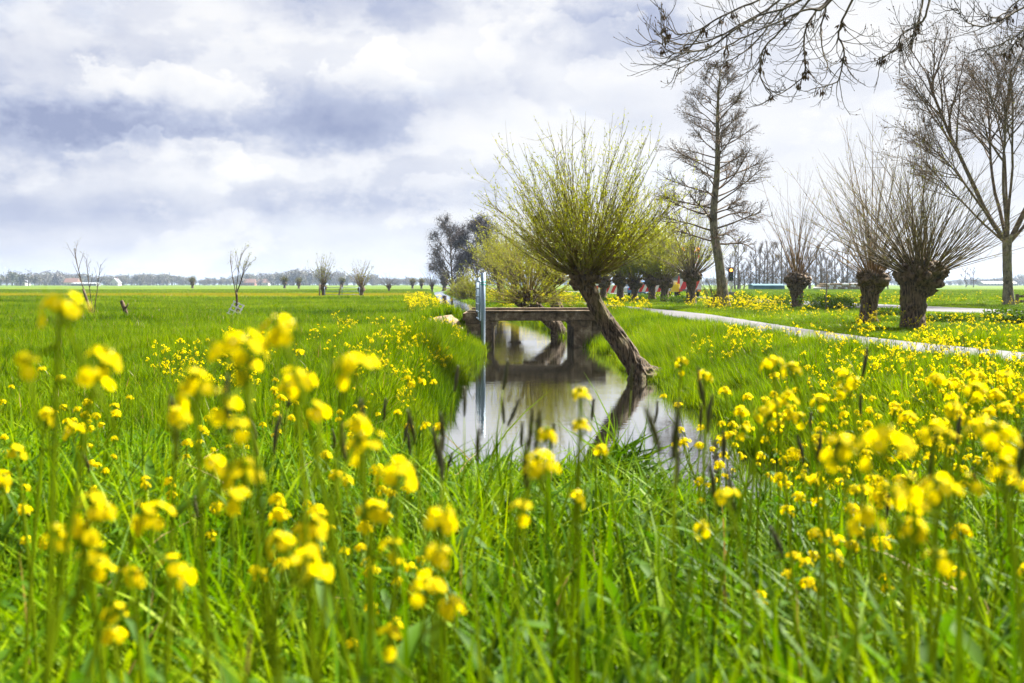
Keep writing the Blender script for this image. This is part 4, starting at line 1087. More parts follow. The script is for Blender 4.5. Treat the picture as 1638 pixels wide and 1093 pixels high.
def build_grass():
    rg = np.random.default_rng(21)
    def place(name, d0, d1, size, sods, tufts, tden, label, hfun, side=1.2, tilt=0.12):
        """sods on open ground, single tufts along water, path, road and bridge where the edge shows"""
        step = size * 0.93
        gx, gy = np.meshgrid(np.arange(-(0.535 * d1 + side), 0.535 * d1 + side + step, step), np.arange(d0, d1, step)); gx = gx.ravel(); gy = gy.ravel()
        k = np.abs(gx) < 0.535 * gy + side + size; gx, gy = gx[k], gy[k]
        def clear(x, y):
            w_, _ = water_in(x, y); e = size * 0.62
            ok = (w_ > e) & (pathdist(x, y) > PW + e) & (roaddist(x, y) > RW + e) & ~((x > -1.45 - e) & (x < 2.9 + e) & (y > 29.85 - e) & (y < 33.8 + e))
            return ok & (soilfun(x, y) < 0.02) & ~((np.abs(x + 2.0) < 0.9 + e) & (np.abs(y - 29.35) < 0.3 + e))
        k = clear(gx, gy); x, y = gx[k], gy[k]; m = len(x)
        x = x + rg.normal(size=m) * size * 0.03; y = y + rg.normal(size=m) * size * 0.03
        e = 0.15; nx = -(zfun(x + e, y) - zfun(x - e, y)) / (2 * e); ny = -(zfun(x, y + e) - zfun(x, y - e)) / (2 * e)
        rz = rg.integers(0, 4, m) * math.pi / 2 + rg.normal(size=m) * 0.12
        # euler XYZ: spin about z first would tilt wrongly, so turn the slope into the sod's own frame
        ax = np.cos(rz) * nx + np.sin(rz) * ny; ay = -np.sin(rz) * nx + np.cos(rz) * ny
        rot = np.stack([-np.arctan(ay), np.arctan(ax), rz], 1); hs = hfun(x, y); sc = np.stack([np.ones(m), np.ones(m), hs * rg.uniform(0.9, 1.1, m)], 1)
        P_, R_, S_, I_ = [np.stack([x, y, zfun(x, y)], 1)], [rot], [sc], [rg.integers(0, len(sods), m)]
        # tufts in the cells left over
        x0, y0 = gx[~k], gy[~k]; per = max(1, int(tden * step * step)); x = np.repeat(x0, per) + rg.uniform(-0.5, 0.5, len(x0) * per) * step; y = np.repeat(y0, per) + rg.uniform(-0.5, 0.5, len(x0) * per) * step
        k = land(x, y, -0.06) & (rg.uniform(size=len(x)) > soilfun(x, y) * 1.3); x, y = x[k], y[k]; m = len(x)
        hs = hfun(x, y); s_ = rg.uniform(0.75, 1.3, m)
        P_.append(np.stack([x, y, zfun(x, y)], 1)); R_.append(np.stack([rg.normal(size=m) * tilt, rg.normal(size=m) * tilt, rg.uniform(0, 6.283, m)], 1))
        S_.append(np.stack([s_ * np.sqrt(hs), s_ * np.sqrt(hs), s_ * hs], 1)); I_.append(len(sods) + rg.integers(0, len(tufts), m))
        # collection children are listed by name: keep that order
        ob = sods + tufts
        for n_, o_ in enumerate(ob): o_.name = '%s %03d' % (name, n_)
        return scatter(name, np.vstack(P_), np.vstack(R_), np.vstack(S_), np.concatenate(I_), ob, label, 'grass')

    def hf(x, y):
        s, left = water_in(x, y)
        v = 0.6 + 0.45 * lat2(x * 0.5 + 30, y * 0.5 + 30, 31) + 0.45 * lat2(x * 1.4 + 30, y * 1.4 + 30, 33) + 0.5 * np.maximum(0, lat2(x * 0.16 + 30, y * 0.16 + 30, 32) - 0.45)
        v = v * np.where(x < -3.0, 0.85, 1.1)
        v = v * np.where((s < 1.3) & (y > 6), 1.25, 1.0)
        nearp = (pathdist(x, y) < PW + 0.5) | (roaddist(x, y) < RW + 0.6)
        for yl, wd in ((39.5, 0.7), (66.0, 0.9)):
            v = v * (1 + 0.9 * np.exp(-((y - yl - 0.03 * (x + 14)) / wd) ** 2) * (x < -6) * lat2(x * 0.5 + 60, y * 0.5 + 60, 39))
        verge = (x > cr(y, PYf, PXf)) & (y > 22)
        return v * np.where(nearp, 0.35, np.where(verge, 0.45, 1.0))
    near = [tuft('near tuft', 12, 0.52, 0.0125, 0.05, 0.85, M['grass_near'], 600 + i, 5) for i in range(6)]
    nsod = [patch('near sod', 500, 0.5, 0.52, 0.0165, 1.1, M['grass_near'], 610 + i, 5, 0.004, 30) for i in range(7)]
    place('tall_grass', 0.75, 6.9, 0.5, nsod, near, 130, 'tall glossy green grass filling the foreground in front of the ditch', lambda x, y: 0.84 + 0.35 * lat2(x * 1.2 + 9, y * 1.2 + 9, 35) + 0.30 * (1 - sstep(1.0, 2.0, y)) - 0.30 * sstep(3.0, 6.0, y) - 0.22 * np.exp(-((x - 0.9) / 1.5) ** 2) * sstep(2.5, 5.0, y))
    mid = [tuft('meadow tuft', 14, 0.27, 0.0095, 0.075, 0.8, M['grass_far'], 640 + i, 3) for i in range(6)]
    msod = [patch('meadow sod', 1500, 0.8, 0.27, 0.0115, 0.8, M['grass_far'], 630 + i, 3) for i in range(8)]
    place('meadow_grass', 6.6, 27, 0.8, msod, mid, 260, 'green meadow grass on both banks of the ditch', hf, 0.8)
    far = [tuft('far tuft', 22, 0.27, 0.016, 0.15, 0.8, M['grass_far'], 660 + i, 2) for i in range(5)]
    fsod = [patch('far sod', 2100, 1.6, 0.27, 0.018, 0.8, M['grass_far'], 650 + i, 2) for i in range(8)]
    place('pasture_grass', 26.6, 75, 1.6, fsod, far, 60, 'pasture grass in the middle distance round the bridge and path', hf, 1.0)
    vfar = [tuft('distant tuft', 40, 0.24, 0.04, 0.5, 0.8, M['grass_far'], 680 + i, 2) for i in range(4)]
    vsod = [patch('distant sod', 1500, 4.0, 0.24, 0.045, 0.8, M['grass_far'], 670 + i, 2) for i in range(6)]
    place('distant_grass', 74, 230, 4.0, vsod, vfar, 5, 'distant pasture grass reaching towards the horizon', lambda x, y: 0.8 + 0.4 * lat2(x * 0.08 + 30, y * 0.08 + 30, 37), 1.0)


build_grass()


# ------------------------------------------------------------------ mustard plants
def flower_mesh(name, seed, size=0.0075):
    rg = np.random.default_rng(seed); g = Geo()
    for k in range(4):
        a = k * math.pi / 2 + rg.normal() * 0.12; cu = rg.uniform(0.05, 0.5)
        out = np.array([math.cos(a), math.sin(a), 0]); sd = np.array([-out[1], out[0], 0]); s = size * rg.uniform(0.9, 1.1)
        pr = [(0.0, 0.12, 0.0), (0.4, 0.50, 0.22), (0.8, 0.62, 0.28), (1.02, 0.36, 0.2)]
        V = []
        for f, w, z in pr:
            V += [out * f * s - sd * w * s + np.array([0, 0, (z * cu) * s]), out * f * s + sd * w * s + np.array([0, 0, (z * cu) * s])]
        g.add(V, [[2 * i, 2 * i + 1, 2 * i + 3, 2 * i + 2] for i in range(3)])
    g.add([(0.0016, 0, 0), (-0.0008, 0.0014, 0), (-0.0008, -0.0014, 0), (0, 0, 0.005)], None, [[0, 1, 3], [1, 2, 3], [2, 0, 3]], 1)
    return g, g.mesh(name, [M['petal'], M['petal_mid']])


FLW = [flower_mesh('flower', 700 + i) for i in range(4)]


def head_layout(n, rg, R0=0.020, Ht=0.034):
    out = []
    for i in range(n):
        f = i / max(1, n - 1); a = i * 2.4 + rg.normal() * 0.2
        z = -0.55 * Ht * f ** 1.2 + rg.normal() * 0.003; r = R0 * (0.34 + 0.86 * f ** 0.6) * rg.uniform(0.8, 1.2)
        tilt = 0.6 + 0.7 * f + rg.normal() * 0.15
        p = Vector((r * math.cos(a), r * math.sin(a), z + 0.006))
        q = Euler((0, tilt, a), 'XYZ').to_quaternion() if False else (Matrix.Rotation(a, 3, 'Z') @ Matrix.Rotation(tilt, 3, 'Y')).to_quaternion()
        out.append((p, q, rg.uniform(0.85, 1.15), int(rg.integers(0, 4))))
    return out


def head_core(name, rg, lay, pet=False):
    """raceme axis with pedicels and green buds; pet=True adds the flowers to the same mesh"""
    g = Geo(); g.tube([(0, 0, -0.07), (0, 0, 0.004)], [0.0017, 0.0014], 5, 0)
    for p, q, s, k in lay:
        g.tube([(0, 0, p.z - 0.014), tuple(p)], 0.0006, 3, 0, False)
    for i in range(9):
        a = i * 2.4; r = 0.0038 * math.sqrt(i / 9) * 1.6; c = np.array([r * math.cos(a), r * math.sin(a), 0.006 - r * 0.3]); b = 0.0022
        g.add([c + np.array(v) * b for v in ((1, 0, 0), (-1, 0, 0), (0, 1, 0), (0, -1, 0), (0, 0, 1.7), (0, 0, -1.2))], None, [[0, 2, 4], [2, 1, 4], [1, 3, 4], [3, 0, 4], [2, 0, 5], [1, 2, 5], [3, 1, 5], [0, 3, 5]], 0)
    if pet:
        for p, q, s, k in lay:
            mt = np.array(q.to_matrix()); V = np.vstack(FLW[k][0].v) * s @ mt.T + np.array(p)
            g.add(V, np.vstack(FLW[k][0].q), None, 1)
    return g


HEADS = []          # shared flower-head meshes with flowers in them
for i in range(5):
    rg_ = np.random.default_rng(720 + i); lay = head_layout(int(rg_.integers(11, 18)), rg_)
    HEADS.append(head_core('flower_head', rg_, lay, True).mesh('flower_head', [M['stem'], M['petal']]))
LEAVES = []
for i in range(4):
    g = Geo(); leaf_geo(g, (0, 0, 0), (1, 0, 0.5), 0.085, 0.028, 0, i < 3); LEAVES.append(g.mesh('leaf', M['mleaf']))


def plant_parts(h, seed, nh):
    """stem geometry + (head position, scale) + leaves for a plant of height h"""
    rg = np.random.default_rng(seed); g = Geo(); heads = []; leaves = []
    top = np.array([rg.normal() * 0.05, rg.normal() * 0.05, h]) ; c = curve_pts([(0, 0, -0.05), np.array([rg.normal() * 0.02, rg.normal() * 0.02, h * 0.5]), top], 9)
    g.tube(c, np.linspace(0.0048, 0.0020, 9), 5); heads.append((top, 1.0))
    for k in range(nh - 1):
        f = rg.uniform(0.45, 0.85); p = c[int(f * 8)]; a = rg.uniform(0, 6.28)
        L = h * rg.uniform(0.18, 0.36); e = p + np.array([math.cos(a) * L * 0.5, math.sin(a) * L * 0.5, L * 0.9])
        g.tube(curve_pts([p, (p + e) / 2 + np.array([math.cos(a), math.sin(a), 0]) * L * 0.12, e], 5), np.linspace(0.0026, 0.0014, 5), 4, 0, False); heads.append((e, rg.uniform(0.65, 1.0)))
        leaves.append((p, a, 0.5))
    for k in range(4):
        leaves.append((c[int(rg.uniform(0.1, 0.7) * 8)], rg.uniform(0, 6.28), rg.uniform(0.5, 1.2)))
    return g, heads, leaves


def plant_proto(h, seed, nh, name='mustard_plant', label='x', group=None):
    t = empty(name, (0, 0, 0), label, 'flower', group); rg = np.random.default_rng(seed + 1)
    g, hd, lv = plant_parts(h, seed, nh)
    g.obj('stem', M['stem'], t)
    for p, s in hd:
        o = link('flower_head', HEADS[int(rg.integers(0, 5))], t, tuple(p)); o.scale = (s,) * 3; o.rotation_euler = (rg.normal() * 0.2, rg.normal() * 0.2, rg.uniform(0, 6))
    for p, a, s in lv:
        o = link('leaf', LEAVES[int(rg.integers(0, 4))], t, tuple(p)); o.scale = (s,) * 3; o.rotation_euler = (0, rg.uniform(-0.5, 0.2), a)
    return t


def where(px, py):
    return ('at the far left' if px < 260 else 'left of centre' if px < 560 else 'centre left' if px < 800 else 'below the ditch' if px < 1100 else 'right of the ditch' if px < 1350 else 'at the far right')


def build_flowers():
    rg = np.random.default_rng(31)
    # hero plants: heads placed as the photograph shows them: (px, py, depth, spread scale, extra small heads)
    hero = [(97, 487, 0.95, 1.5, 2, 'blurred yellow mustard flower head reaching the horizon at the far left'),
            (168, 566, 1.0, 1.05, 0, 'nodding yellow mustard head on a leaning pale stem below the leafless saplings'),
            (378, 552, 0.98, 1.75, 2, 'big blurred yellow mustard cluster below the grey wooden tree guard'),
            (446, 527, 1.02, 1.25, 0, 'tallest mustard head right of the big blurred cluster'),
            (310, 612, 1.0, 1.2, 1, 'mustard head lower left of the big blurred cluster'),
            (472, 606, 1.1, 1.45, 1, 'wide flat mustard head below the tallest head'),
            (558, 582, 1.05, 1.5, 1, 'bright mustard head in front of the left bank flowers'),
            (283, 667, 1.25, 1.1, 1, 'small mustard head above dark grass left of centre'),
            (75, 664, 1.6, 1.0, 1, 'sharp little mustard head near the left edge below the leaning stem'),
            (25, 722, 1.9, 1.1, 2, 'small loose mustard head touching the left edge'),
            (387, 752, 1.05, 1.6, 1, 'large mustard head with dark centre left of centre'),
            (578, 709, 1.15, 1.35, 0, 'flat-topped mustard head left of the round one'),
            (637, 756, 1.15, 1.65, 0, 'large round mustard head in the middle of the left foreground'),
            (598, 817, 1.15, 1.3, 1, 'mustard head just below the large round one'),
            (709, 826, 1.15, 1.45, 0, 'ring-shaped mustard head right below the large round one'),
            (492, 896, 1.0, 1.6, 1, 'lowest wide mustard head in the left foreground'),
            (498, 842, 1.1, 1.2, 1, 'loose mustard head just above the lowest wide one'),
            (684, 936, 1.05, 1.25, 2, 'lowest mustard head in the bottom centre of the foreground'),
            (700, 886, 1.1, 0.9, 0, 'small curved mustard head above the lowest centre one'),
            (150, 808, 1.1, 1.5, 2, 'wide mustard head in the lower left foreground'),
            (236, 822, 1.15, 1.4, 2, 'mustard head with scattered florets right of the wide lower left one'),
            (130, 852, 1.1, 1.1, 1, 'mustard head just below the wide lower left one'),
            (210, 922, 1.2, 1.0, 2, 'small scattered mustard florets low in the left foreground'),
            (860, 738, 1.15, 1.35, 1, 'mustard head in front of the water below the leaning willow reflection'),
            (875, 692, 1.5, 0.9, 0, 'small mustard head over the bright water'),
            (928, 628, 1.7, 1.0, 0, 'upper sharp mustard head in front of the willow reflection'),
            (928, 678, 1.7, 0.95, 0, 'lower sharp mustard head in front of the willow reflection'),
            (925, 796, 1.7, 0.9, 0, 'small mustard head at the near water edge'),
            (963, 717, 2.2, 0.9, 0, 'single small mustard flower low over the water'),
            (1160, 792, 1.5, 1.1, 1, 'loose mustard head below the right end of the water'),
            (1128, 602, 2.4, 1.15, 0, 'small mustard head over the dark right bank beside the willow foot'),
            (1412, 702, 1.02, 2.0, 2, 'widest blurred mustard cluster in the right foreground'),
            (1345, 715, 1.05, 1.2, 1, 'mustard head at the left of the widest right cluster'),
            (1500, 778, 1.05, 1.6, 1, 'mustard head below the widest right cluster'),
            (1465, 848, 1.1, 1.1, 1, 'lowest small mustard head in the right foreground'),
            (1592, 688, 1.1, 1.8, 2, 'large mustard cluster at the right edge'),
            (1496, 688, 1.25, 1.15, 0, 'round mustard head between the two large right clusters'),
            (1560, 622, 1.7, 1.4, 1, 'upright mustard head rising above the right edge cluster'),
            (1232, 578, 2.0, 1.6, 1, 'mustard head standing highest over the right bank'),
            (1265, 588, 1.9, 1.1, 0, 'mustard head right beside the highest one on the right bank'),
            (1242, 645, 2.0, 1.6, 1, 'mustard head halfway down the right bank'),
            (1355, 606, 2.0, 1.4, 1, 'mustard head among dark foxtails on the right'),
            (1218, 660, 2.1, 1.4, 1, 'mustard head left of the one halfway down the right bank'),
            (1525, 652, 2.0, 1.2, 0, 'small mustard head left of the upright right one'),
            (1310, 640, 2.2, 1.4, 1, 'mustard head in the thick of the right bank flowers'),
            (1090, 575, 2.9, 1.3, 1, 'leftmost mustard head over the right bank')]
    for px, py, d, sc, extra, lab in hero:
        sc *= 0.70
        hp = P(px, py, d); lean = rg.normal(size=2) * 0.06
        if px == 168: lean = np.array([-0.075, -0.02])
        bx, by = hp[0] + lean[0] * 1.2, max(0.55, hp[1] + lean[1])
        zb = z1(bx, by); t = empty('mustard_plant', (bx, by, zb), lab, 'flower', 'mustard plants in the near foreground')
        rel = Vector((hp[0] - bx, hp[1] - by, hp[2] - zb)); top = np.array(rel)
        lay_n = int(np.clip(round(9 * sc), 7, 17)); rs = 0.018 * (0.55 + 0.45 * sc)
        g = Geo(); c = curve_pts([(0, 0, -0.05), top * np.array([0.15, 0.15, 0.5]), top * np.array([0.75, 0.75, 0.9]), top], 12)
        g.tube(c, np.linspace(0.0042, 0.0018, 12), 6)
        hs = [(top, sc, lay_n)]
        for k in range(extra):
            a = rg.uniform(0, 6.28); e = top + np.array([math.cos(a) * rg.uniform(0.02, 0.045), math.sin(a) * 0.04, -rg.uniform(0.02, 0.07)]); p = c[rg.integers(7, 10)]
            g.tube(curve_pts([p, (p + e) / 2 + np.array([math.cos(a), math.sin(a), -0.3]) * 0.012, e], 5), np.linspace(0.0024, 0.0014, 5), 4, 0, False); hs.append((e, 0.75, int(rg.integers(3, 7))))
        for k in range(int(rg.integers(5, 11))):       # seed pods below the head
            q = c[-1] + (c[-2] - c[-1]) * (k + 4) * 0.12; a = k * 2.4 + px; o_ = np.array([math.cos(a), math.sin(a), 0.35])
            g.tube([q, q + o_ * 0.012, q + o_ * 0.012 + np.array([math.cos(a) * 0.4, math.sin(a) * 0.4, 1.0]) * 0.024], [0.0006, 0.0008, 0.0005], 4, 0, False)
        g.obj('stem', M['stem'], t)
        for p, s, n in hs:
            r2 = np.random.default_rng(int(px * 7 + n)); lay = head_layout(n, r2, 0.0185 * s if n == lay_n else 0.012, 0.030 * (0.6 + 0.4 * s))
            hd = head_core('flower_head', r2, lay).obj('flower_head', M['stem'], t, loc=tuple(p)); hd.rotation_euler = (r2.normal() * 0.25 + 0.12, r2.normal() * 0.25, 0)
            for q, ro, fs, k in lay:
                f = link('flower', FLW[k][1], hd, q); f.rotation_mode = 'QUATERNION'; f.rotation_quaternion = ro; f.scale = (fs * 1.0,) * 3
        for k in range(5):
            p = c[rg.integers(1, 6)]; o = link('leaf', LEAVES[k % 4], t, tuple(p)); o.scale = (rg.uniform(0.4, 0.8),) * 3; o.rotation_euler = (0, rg.uniform(-0.5, 0.2), rg.uniform(0, 6.28))
    # the many medium ones, alike within each stretch
    protos = [plant_proto(h, 800 + i, nh) for i, (h, nh) in enumerate(((0.72, 4), (0.62, 5), (0.8, 4), (0.55, 3), (0.68, 6)))]
    used = [False] * 5
    def put(i, x, y, s, lab, grp):
        loc = (x, y, z1(x, y)); rz = rg.uniform(0, 6.28)
        if not used[i]:
            o = protos[i]; used[i] = True; o.location = loc; o.rotation_euler = (0, 0, rz); o.scale = (s,) * 3; o['label'] = lab; o['group'] = grp
        else: copy_tree(protos[i], loc=loc, rz=rz, sc=s, label=lab, group=grp)
    zones = ((34, 'left', 'small mustard plant in the tall grass of the left foreground', 'mustard plants in the left foreground grass'),
             (88, 'right', 'yellow mustard plant crowding the right bank between water and cycle path', 'mustard plants on the near right bank'),
             (26, 'bank', 'small yellow mustard plant on the left bank this side of the bridge', 'mustard plants on the left bank'))
    for n, zone, lab, grp in zones:
        k = 0
        while k < n:
            if zone == 'left': y = rg.uniform(1.7, 5.5); x = (rg.uniform(-40, 720) - CX) / F * y
            elif zone == 'right':
                y = 2.2 + 8.5 * rg.uniform() ** 1.1; x = (rg.uniform(1090, 1660) - CX) / F * y
                if y > 6.5 and x < 2.6: continue
            else: y = rg.uniform(9.5, 18); x = rg.uniform(-3.6, -0.85)
            s, _ = water_in(np.array([x]), np.array([y]))
            if s[0] < 0.15 or pathdist(x, y) < PW + 0.2: continue
            put(int(rg.integers(0, 5)), x, y, rg.uniform(0.8, 1.15) * (0.85 if zone == 'bank' else 1.05 if zone == 'right' else 0.9), lab, grp); k += 1
    # the rest, seen as yellow specks
    far = []
    for i, (h, nh) in enumerate(((0.50, 5), (0.42, 6), (0.58, 6), (0.45, 4))):
        g, hd, lv = plant_parts(h, 850 + i, nh); r2 = np.random.default_rng(860 + i)
        G = Geo()
        G.add(np.vstack(g.v), np.vstack(g.q), np.vstack(g.t), 0)
        for p, s in hd:
            m = 9; a = r2.uniform(0, 6.28, m); f = np.arange(m) / m
            pos = np.array(p) + np.stack([np.cos(a) * 0.02 * (0.4 + f), np.sin(a) * 0.02 * (0.4 + f), -0.035 * f], 1)
            for q in pos:
                b = 0.0085; ro = r2.normal(size=(3, 3)); u = unit(ro[0]); v = unit(np.cross(u, ro[1]))
                G.add([q - u * b, q + v * b, q + u * b, q - v * b], [[0, 1, 2, 3]], None, 1)
        for p, a, s in lv[:4]:
            leaf_geo(G, p, (math.cos(a), math.sin(a), 0.3), 0.1 * s, 0.045 * s, 2, False)
        far.append(bpy.data.objects.new('far mustard', G.mesh('far mustard', [M['stem'], M['petal'], M['mleaf']])))
    X, Y = [], []
    def region(n, fn):
        k = 0; c = 0
        while k < n and c < n * 40:
            c += 1; x, y = fn()
            if not land(np.array([x]), np.array([y]), 0.12)[0] or pathdist(x, y) < PW + 0.12: continue
            if lat2(np.array([x * 0.7 + 50]), np.array([y * 0.45 + 50]), 71)[0] < rg.uniform(0.35, 0.72): continue
            X.append(x); Y.append(y); k += 1
    U = rg.uniform
    region(200, lambda: (lambda y: (cr(y, EY, ER) + U(0.7, 1.0) + (cr(y, PYf, PXf) - cr(y, EY, ER) - 1.5) * U(0, 1), y))(7.5 + 15 * U() ** 1.3))     # right bank to path
    region(140, lambda: (lambda y: (cr(y, EY, EL) - 0.25 - 3.2 * U() ** 1.3, y))(U(10, 26)))                      # left bank
    region(110, lambda: (lambda y: (cr(y, EY, EL) - 0.2 - 2.2 * U(), y))(U(36, 80)))                             # left bank behind bridge
    region(700, lambda: (lambda y: (cr(y, EY, ER) + 0.3 + (cr(y, PYf, PXf) - cr(y, EY, ER) - 1.3) * U(0, 0.9), y))(U(38, 130)))   # between ditch and path, far
    region(170, lambda: (lambda y: (cr(y, PYf, PXf) + 1.2 + U(0, 3.2), y))(U(22, 48)))                            # verge between path and willows
    region(150, lambda: (lambda y: (cr(y, PYf, PXf) + 1.3 + U(0, 6.0), y))(U(10, 30)))
    region(80, lambda: (lambda y: (cr(y, RYf, RXf) + 3.2 + U(0, 3), y))(U(45, 75)))                              # beyond the road
    region(60, lambda: (lambda y: (cr(y, RYf, RXf) - 3.4 - U(0, 4), y))(U(40, 75)))
    region(60, lambda: (lambda y: (cr(y, PYf, PXf) + U(-2.2, 2.0), y))(U(12, 17.5)))
    X = np.array(X); Y = np.array(Y); m = len(X); s = U(0.7, 1.2, m) * np.where(Y > 36, 1.45, 1.0)
    scatter('mustard_flowers', np.stack([X, Y, zfun(X, Y)], 1), np.stack([rg.normal(size=m) * 0.1, rg.normal(size=m) * 0.1, U(0, 6.28, m)], 1), np.repeat(s[:, None], 3, 1), rg.integers(0, 4, m), far,
            'yellow mustard flowering in masses on the banks and verges', 'flowers')


build_flowers()


def build_foxtails():
    rg = np.random.default_rng(41); protos = []
    for i in range(4):
        t = empty('foxtail_stalk', (0, 0, 0), 'dark foxtail grass seed head on a thin stalk in the foreground', 'grass', 'foxtail grass stalks standing in the foreground')
        g = Geo(); h = (0.74, 0.66, 0.80, 0.7)[i]; top = np.array([rg.normal() * 0.05, rg.normal() * 0.05, h]); c = curve_pts([(0, 0, -0.05), top * np.array([0.2, 0.2, 0.5]), top], 8)
        g.tube(c, np.linspace(0.0018, 0.0011, 8), 4); g.obj('stalk', M['stem'], t)
        d = unit(c[-1] - c[-2]); g = Geo(); L = (0.065, 0.055, 0.075, 0.06)[i]
        f = np.linspace(0, 1, 12); pts = top + d * (f * L)[:, None] + np.stack([0.004 * np.sin(f * 3 + i), 0 * f, 0 * f], 1)
        g.tube(pts, 0.0042 * np.sin(np.clip(f * 0.9 + 0.09, 0, 1) * math.pi) ** 0.45 * (1 + 0.10 * np.sin(f * 60)), 8)
        n = 120; ff = rg.uniform(0.02, 0.97, n); a = rg.uniform(0, 6.28, n); o = np.stack([np.cos(a), np.sin(a), np.zeros(n)], 1)
        dv = o * 0.6 + d; dv /= np.linalg.norm(dv, axis=1, keepdims=True)
        g.quads_at(top + d * (ff * L)[:, None] + o * 0.0035, dv, 0.006, 0.0012)
        g.obj('seed_head', M['fox'], t)
        g = Geo(); leaf = [(0, 0, 0)]
        protos.append(t)
    spots = [(466, 575), (520, 700), (508, 690), (590, 650), (612, 660), (655, 610), (622, 600), (770, 590), (740, 660), (700, 700), (755, 680), (800, 640), (770, 700), (690, 560 + 60), (820, 630), (850, 650), (905, 660), (760, 620),
             (640, 690), (715, 640), (830, 700), (880, 720), (950, 690), (1000, 670), (1380, 645), (1365, 690), (1200, 600), (1285, 690), (1205, 700), (1240, 700), (1300, 720), (1263, 715), (1340, 790), (1160, 640), (1100, 650),
             (1320, 570), (1440, 760), (1550, 700), (1610, 660), (1180, 720), (530, 730), (560, 760), (480, 640), (420, 640), (350, 700), (660, 720), (790, 750), (735, 730), (1020, 730), (1060, 710), (1120, 735), (985, 640), (1075, 630), (240, 700), (300, 760), (1590, 760), (1500, 740), (1400, 820), (1230, 790), (590, 720)]
    used = [False] * 4
    for k, (px, py) in enumerate(spots):
        i = k % 4; d = rg.uniform(1.4, 3.2); tp = P(px + rg.normal() * 14, py + rg.normal() * 26, d); zb = z1(tp[0], tp[1]); hh = (0.80, 0.71, 0.87, 0.76)[i]; s = max(0.6, (tp[2] + 0.02 - zb) / hh)
        sc = (1.0, 1.0, s) if s < 1.35 else (1.1, 1.1, s)
        rz = rg.uniform(0, 6.28)
        if not used[i]: o = protos[i]; o.location = (tp[0], tp[1], zb); o.scale = sc; used[i] = True
        else: o = copy_tree(protos[i], loc=(tp[0], tp[1], zb), rz=rz, sc=sc)
        o.rotation_euler = (rg.normal() * 0.09, rg.normal() * 0.12, rz)


build_foxtails()


# ------------------------------------------------------------------ bushes, small field objects
def bush(px, d, w, h, seed, label, zb=0.0, n=1500, leaf=(0.10, 0.06), mat='bush_leaf', name='bramble_bush'):
    rg = np.random.default_rng(seed); t = empty(name, ((px - CX) / F * d, d, zb), label, 'shrub')
    g = Geo(); pos = []
    for k in range(9):
        a = rg.uniform(0, 6.28); r = rg.uniform(0, 0.75); c = np.array([math.cos(a) * r * w * 0.5, math.sin(a) * r * w * 0.35, h * rg.uniform(0.3, 0.62)])
        v = rg.normal(size=(n // 9, 3)); v /= np.linalg.norm(v, axis=1, keepdims=True); v *= rg.uniform(0.6, 1.05, (n // 9, 1))
        q = c + v * np.array([w * 0.24, w * 0.24, h * 0.40]); pos.append(q[q[:, 2] > 0.02])
        g.tube(curve_pts([(c[0] * 0.3, c[1] * 0.3, -0.05), c * np.array([0.7, 0.7, 0.7]), c + np.array([0, 0, h * 0.2])], 5), np.linspace(0.02, 0.006, 5), 5)
    pos = np.vstack(pos); dv = rg.normal(size=pos.shape) + np.array([0, 0, 0.3]); dv /= np.linalg.norm(dv, axis=1, keepdims=True)
    s = g.obj('stems', M['shoot_dark'], t); lf = Geo(); lf.quads_at(pos, dv, leaf[0] * rg.uniform(0.6, 1.4, len(pos)), leaf[1]); lf.obj('leaves', M[mat], t, smooth=False)


